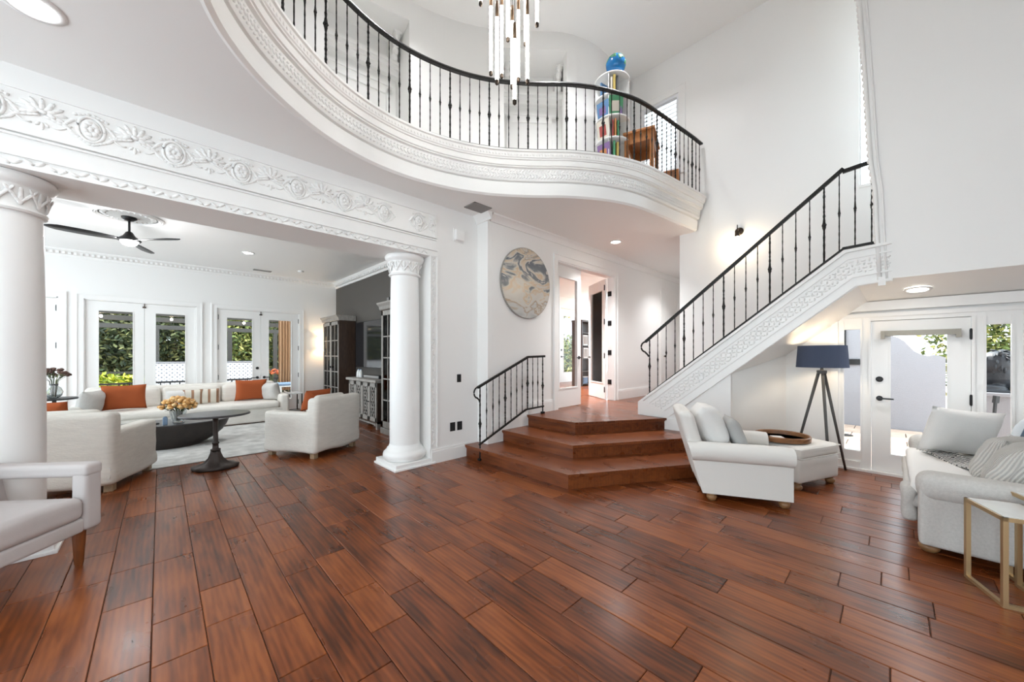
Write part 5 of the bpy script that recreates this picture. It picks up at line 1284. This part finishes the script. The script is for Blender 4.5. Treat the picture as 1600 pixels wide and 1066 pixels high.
obj('body', MB().lathe([(.05, 0), (.09, .04), (.105, .10), (.08, .17), (.045, .20), (.05, .23), (.044, .23), (.038, .20), (.07, .16), (.095, .10), (.08, .05), (.04, .01)], 24), 'vase', gv, smooth=True)
obj('lip', MB().lathe([(.045, .228), (.054, .232), (.045, .238)], 24), 'vase', gv, smooth=True)
bouquet('dried_hydrangea', 'dried mauve hydrangea in the round glass vase', (-1.28, 9.72, .84), .16, 22, 'bloomdark', 'leaf_dark', .34)
# study furnishings
bk = thing('study_bookcase', 'dark wooden bookcase in the study', 'bookcase', (10.2, 7.2, ZP)); 
bk.location = (9.9, 7.2, ZP)
obj('carcass', MB().box(-.02, .02, -.2, .2, 0, 2.1).box(1.28, 1.32, -.2, .2, 0, 2.1).box(0, 1.3, .18, .2, 0, 2.1).box(-.04, 1.34, -.22, .2, 2.1, 2.16), 'cabwood', bk)
for q in range(5): obj('shelf', MB().box(0, 1.3, -.19, .18, .04+q*.42, .07+q*.42), 'cabwood', bk)
for q, (x, z, m_, lb) in enumerate(((.12, 1.33, 'marble', 'pale framed picture on the upper shelf of the study bookcase'), (.14, .91, 'shelfwhite', 'white framed picture on the middle shelf of the study bookcase'), (.12, .07, 'bluecloth', 'blue box on the bottom shelf of the study bookcase'))):
    t = thing('picture_frame' if q < 2 else 'storage_box', lb, 'frame' if q < 2 else 'box', (9.9+x, 7.05, ZP+z+.002)); obj('frame' if q < 2 else 'body', MB().box(0, .26, 0, .02 if q < 2 else .2, 0, .34 if q < 2 else .22), m_, t); obj('mat_board' if q < 2 else 'lid', MB().box(.03, .23, -.004, 0, .04, .30) if q < 2 else MB().box(-.005, .265, -.005, .205, .20, .23), 'grey_fab' if q < 2 else 'marble', t)
# ================================================================== OUTSIDE
def leaf_cloud(mb, c, r, n, ls, rg, hollow=.35):
    for _ in range(n):
        dv = Vector((rg.gauss(0, 1), rg.gauss(0, 1), rg.gauss(0, 1))).normalized()*(hollow+(1-hollow)*rg.random())
        p = Vector((c[0]+dv.x*r[0], c[1]+dv.y*r[1], c[2]+dv.z*r[2]))
        q = Vector((rg.gauss(0, 1), rg.gauss(0, 1), rg.gauss(0, 1)+.6)).normalized().to_track_quat('Z', 'Y').to_matrix() @ Matrix.Rotation(rg.random()*6.3, 3, 'Z')
        s = ls*rg.uniform(.6, 1.3)
        vs_ = [p+q @ Vector(v) for v in ((-s, 0, 0), (-s*.2, -s*.42, s*.1), (s, 0, 0), (-s*.2, s*.42, s*.1))]
        mb.add(vs_, [(0, 1, 2, 3)])
def tree(name, label, cat, base, c, r, n, ls, m, seed, group=None, trunk=True):
    rg = random.Random(seed); t = thing(name, label, cat, base, 0, group); mb = MB()
    cc = (c[0], c[1], c[2]); leaf_cloud(mb, cc, r, n, ls, rg)
    for _ in range(5):
        leaf_cloud(mb, (cc[0]+rg.uniform(-.6, .6)*r[0], cc[1]+rg.uniform(-.4, .4)*r[1], cc[2]+rg.uniform(-.6, .7)*r[2]), [v*.4 for v in r], n//6, ls, rg)
    obj('foliage', mb, m, t)['kind'] = 'stuff'
    if trunk: obj('trunk', MB().tube([(0, 0, 0), (.05, 0, c[2]*.5), (0, .05, c[2])], [.10, .08, .05], 8), 'trunk', t, smooth=True)
    return t
struct('ground', MB().box(-16, 30, 12.0, 40, -.6, -.32).box(6.96, 30, -14, 12, -.6, -.10), 'ground', label='outdoor ground')
GZ = -.32
struct('floor_lanai', MB().box(-4.5, 6.0, 11.96, 16.0, GZ, -.09), 'lanaifloor', label='paved lanai floor behind the french doors')
# lanai roof frame and screen posts
ln = thing('lanai_frame', 'dark screened lanai frame behind the french doors', 'pergola')
for y, z in ((12.9, 2.66), (13.6, 2.60), (14.6, 2.50), (16.0, 2.36)): obj('beam', MB().box(-5, 6.5, y-.07, y+.07, z, z+.13), 'lanai', ln)
for x in (-3.6, -.08, 1.75, 3.1, 5.6): obj('post', MB().box(x-.06, x+.06, 15.94, 16.06, -.32, 2.38), 'lanai', ln)
for x in (-2.5, -.6, 1.3, 3.2): obj('rafter', MB().box(x-.05, x+.05, 12.0, 16.0, 2.80, 2.90), 'lanai', ln)
obj('screen_rail', MB().box(-5, 6.5, 15.97, 16.03, .98, 1.05), 'lanai', ln)
for k_, (x, y) in enumerate(((-1.08, 13.9), (.23, 13.9), (1.87, 13.9))):
    t = thing('string_bulb', ['small glowing string bulb seen through the leftmost door pane', 'small glowing string bulb seen through the second door pane', 'small glowing string bulb seen through the third door pane'][k_], 'bulb', (x, y, 2.60)); obj('bulb', MB().ell((0, 0, -.06), (.028, .028, .036), 10, 8), 'bulb', t, smooth=True); obj('socket', MB().lathe([(.02, -.02), (.02, .05)], 8), 'black', t)
# garden railing
gf = thing('garden_railing', 'black garden railing beyond the lanai', 'railing')
obj('top_rail', MB().box(-4.5, 5.5, 14.97, 15.03, .72, .77), 'black', gf)
for z in (-.18,): obj('bottom_rail', MB().box(-4.5, 5.5, 14.98, 15.02, z, z+.03), 'black', gf)
pm = MB().box(-.014, .014, -.014, .014, -.30, .73).mesh('picket', 'black')
x = -4.4
while x < 5.5:
    o = link('picket', pm, gf); o.location = (x, 15.0, 0); x += .21
# tiled garden wall: tiles as pieces
tw = thing('tiled_garden_wall', 'white patterned tile wall in the garden', 'garden wall')
obj('wall_core', MB().box(-.15, 2.75, 15.52, 15.70, GZ, 1.30), 'stucco', tw)
tm = MB().rbox(-.118, .118, -.012, 0, -.118, .118, .004, 1, 1).mesh('tile', 'tile')
for i in range(12):
    for j in range(6):
        o = link('tile', tm, tw); o.location = (-.03+i*.24, 15.52, 1.17-j*.24)
obj('coping', MB().box(-.18, 2.78, 15.49, 15.73, 1.30, 1.34), 'stucco', tw)
tree('lime_shrub', 'bright lime yellow shrub behind the garden railing', 'shrub', (-1.05, 15.9, GZ), (0, 0, .75), (.95, .45, .62), 2200, .075, 'leaf_lime', 3, trunk=False)
tree('lime_shrub', 'low lime yellow shrub left of the brighter one', 'shrub', (-2.6, 15.9, GZ), (0, 0, .6), (.8, .45, .5), 600, .12, 'leaf_lime', 4, trunk=False)
TL = ['broad dark tree in the garden behind the left door pane', 'dark tree behind the patterned tile wall', 'yellow-green tree behind the third door pane', 'dark tree behind the outdoor curtain', 'tall dark tree at the left of the garden', 'tall tree at the right of the garden']
for q, (x, y, z, rx, rz, m_) in enumerate(((-1.6, 18.5, 2.3, 1.7, 2.2, 'leaf_dark'), (.4, 19.5, 2.6, 1.7, 2.4, 'leaf_dark'), (2.2, 18.8, 2.5, 1.6, 2.2, 'leaf_mid'), (4.2, 18.6, 2.3, 1.7, 2.3, 'leaf_dark'), (-4.2, 19.0, 2.8, 2.0, 2.6, 'leaf_dark'), (6.6, 19.2, 2.8, 2.0, 2.7, 'leaf_mid'))):
    tree('garden_tree', TL[q], 'tree', (x, y, GZ), (0, 0, z), (rx, 1.0, rz), 5200, .10, m_, 20+q, 'trees in the back garden')
for q, (x, w_) in enumerate(((-3.5, 3.2), (0, 3.2), (3.5, 3.2))):
    tree('garden_hedge', ['dark hedge at the back of the garden, left end', 'dark hedge at the back of the garden, middle', 'dark hedge at the back of the garden, right end'][q], 'hedge', (x, 21.5, GZ), (0, 0, 1.8), (w_*.85, .8, 2.6), 5000, .16, 'leaf_dark', 60+q, 'hedges at the back of the garden', trunk=False)
# outdoor curtain
cu = thing('outdoor_curtain', 'tan outdoor curtain hanging behind the right french door', 'curtain', (3.05, 13.3, 0))
for k_, (xa, xb) in enumerate(((-.38, .0), (.10, .46))):
    rs = []
    n = 40
    row = lambda z: [(xa+(xb-xa)*i/n*(1-.12*max(0, (1.3-z)/1.5)), .045*math.sin(i/n*2*PI*5), z) for i in range(n+1)]
    o_, m0 = MB(), [row(z) for z in (.45, .8, 1.2, 1.8, 2.5, 2.9)]
    for r_ in m0: rs.append(r_ + [(p[0], p[1]+.012, p[2]) for p in reversed(r_)])
    obj('panel', MB().rings(rs), 'curtain', cu, smooth=True)
obj('curtain_rod', MB().bar((-.5, 0, 2.93), (.7, 0, 2.93), .025), 'black', cu)
ob = thing('outdoor_table', 'white outdoor table with a blue cloth outside the right door', 'table', (2.95, 12.75, -.09))
obj('top', MB().rbox(-.45, .45, -.35, .35, .70, .74, .01, 1, 1), 'trim', ob); obj('cloth', MB().rbox(-.47, .47, -.37, .37, .74, .80, .02, 2, 2), 'bluecloth', ob)
for sx in (-1, 1):
    for sy in (-1, 1): obj('leg', MB().box(sx*.40-.025, sx*.40+.025, sy*.30-.025, sy*.30+.025, 0, .70), 'trim', ob)
bouquet('orange_flowers', 'orange flowers outside the right french door', (2.55, 13.6, .65), .20, 20, 'bloomred', 'leaf_dark', .28)
tag(obj('flower_stand', MB().lathe([(.14, -.09), (.14, .0), (.10, .05), (.12, .5), (.17, .66), (.16, .66), (.10, .5)], 20, (2.55, 13.6, 0)), 'cast', smooth=True), 'dark planter urn below the orange flowers', 'planter')
# garden seen from the study
tree('palm_shrub', 'yellow-green shrub outside the study garden door', 'shrub', (14.0, 11.0, 0), (0, 0, 1.3), (1.6, .6, 1.3), 2600, .11, 'leaf_mid', 41, trunk=False)
tree('palm_tree', 'bright yellow palm fronds above the neighbouring house', 'tree', (14.6, 11.6, 0), (0, 0, 4.2), (1.3, .6, .8), 1200, .16, 'leaf_lime', 42)
hb = thing('neighbour_house', 'white neighbouring house beyond the study garden door', 'house', (14.5, 14, 0)); obj('wall', MB().box(-4, 6, 0, .3, -.1, 7), 'stucco', hb); obj('window', MB().box(-.6, .3, -.04, 0, 3.2, 4.3), 'black', hb)
# entry patio
pw = thing('patio_wall', 'white patio wall with curved top outside the entry door', 'garden wall')
wp = [(3.2, -.1), (3.2, 3.4), (.75, 3.4), (.55, 2.75), (.35, 2.35), (.18, 2.12), (.06, 1.99), (-.08, 1.93), (-.18, 1.84), (-.24, 1.74), (-.32, 1.63), (-.42, 1.56), (-.52, 1.53), (-.58, 1.555), (-.66, 1.54), (-.745, 1.50), (-.745, -.1)]
fix_normals(obj('wall_face', MB().prism_x(wp, 11.5, 11.7), 'stucco', pw))
obj('band', MB().box(11.47, 11.5, .50, 3.2, 1.33, 1.46), 'black', pw)
lv = obj('shutter', MB().box(11.46, 11.5, .75, 1.05, 1.62, 2.6), 'black', pw)
obj('shutter_slats', MB().box(11.44, 11.46, .78, 1.02, 1.66, 2.0).box(11.44, 11.46, .78, 1.02, 2.05, 2.5), 'vent', lv)
pg = random.Random(2)
pst = struct('floor_patio', MB().box(6.96, 11.5, -3, 3.2, -.12, -.075), 'joint', label='pink stone paving of the entry patio')
for i in range(9):
    for j in range(12):
        g = .006; xa, ya = 6.98+i*.50, -2.98+j*.51+(.25 if i % 2 else 0)
        obj('paver', MB().rbox(xa+g, xa+.50-g, ya+g, ya+.51-g, -.09, -.06+pg.uniform(0, .004), .006, 1, 1), 'ground', pst)
tag(obj('drain_cover', MB().lathe([(.001, 0), (.12, 0), (.12, .012), (.11, .016), (.001, .016)], 24, (9.9, .66, -.055)), 'black'), 'round dark drain cover on the patio paving', 'drain')
struct('sun_blocking_overhang', MB().box(6.97, 8.3, -3, 2.3, 2.62, 2.75), 'stucco')  # unseen overhang added to keep direct sun out of the entry door
pd = thing('statue_pedestal', 'white pedestal wall carrying the lion statue', 'pedestal', (9.05, -1.15, 0)); obj('block', MB().box(-.25, .45, -.75, .36, -.1, .94), 'stucco', pd); obj('cap', MB().rbox(-.30, .50, -.80, .40, .94, 1.0, .012, 1, 1), 'stucco', pd)
li = thing('lion_statue', 'black lying lion statue on the white pedestal', 'statue', (9.05, -1.10, 1.0), R(8))
mb = MB().ell((.08, -.32, .20), (.16, .30, .17), 16, 10).ell((.05, -.02, .26), (.19, .18, .24), 16, 10).ell((.02, .02, .42), (.18, .19, .19), 16, 10).ell((-.02, .16, .40), (.10, .12, .11), 14, 10).ell((-.02, .25, .35), (.07, .08, .07), 12, 8)
for s in (-1, 1):
    mb.ell((.0+s*.11, .14, .06), (.06, .20, .055), 12, 8).ell((s*.11, .30, .05), (.065, .07, .045), 12, 8).ell((.05+s*.15, -.38, .12), (.07, .15, .12), 12, 8).ell((s*.12-.02, .02, .58), (.035, .03, .04), 8, 6)
mb.box(-.22, .30, -.60, .38, -.0, .03)
o = obj('body', mb, 'statue', li, smooth=True); rm = o.modifiers.new('remesh', 'REMESH'); rm.mode = 'VOXEL'; rm.voxel_size = .016; rm.use_smooth_shade = True
mb = MB(); rg = random.Random(4)
for _ in range(90):
    dv = Vector((rg.gauss(0, 1), rg.gauss(-.5, .7), rg.gauss(.3, .9))).normalized(); mb.ell(tuple(Vector((.02, .0, .42))+Vector((dv.x*.18, dv.y*.19, dv.z*.20))), (.016, .016, .05), 5, 4, dv.to_track_quat('Z', 'Y').to_matrix() @ Matrix.Rotation(1.1, 3, 'X'))
obj('mane', mb, 'statue', li, smooth=True)['kind'] = 'stuff'
tree('patio_hedge', 'leafy flowering hedge behind the lion statue', 'hedge', (13.2, -1.9, 0), (0, 0, 2.0), (.7, 1.5, 1.9), 6500, .075, 'leaf_mid', 71, trunk=False)
tree('patio_hedge', 'hedge strip beyond the end of the curved patio wall', 'hedge', (14.5, .9, 0), (0, 0, 1.2), (.5, 1.2, 1.6), 1500, .13, 'leaf_mid', 72, trunk=False) if False else None
tr_ = thing('garden_stake', 'slim black garden light stake beside the pedestal', 'garden light', (8.5, -.95, -.06)); obj('stake', MB().bar((0, 0, 0), (.05, -.06, .95), .025), 'black', tr_); obj('head', MB().bar((.05, -.06, .93), (.058, -.07, 1.03), .045), 'black', tr_)
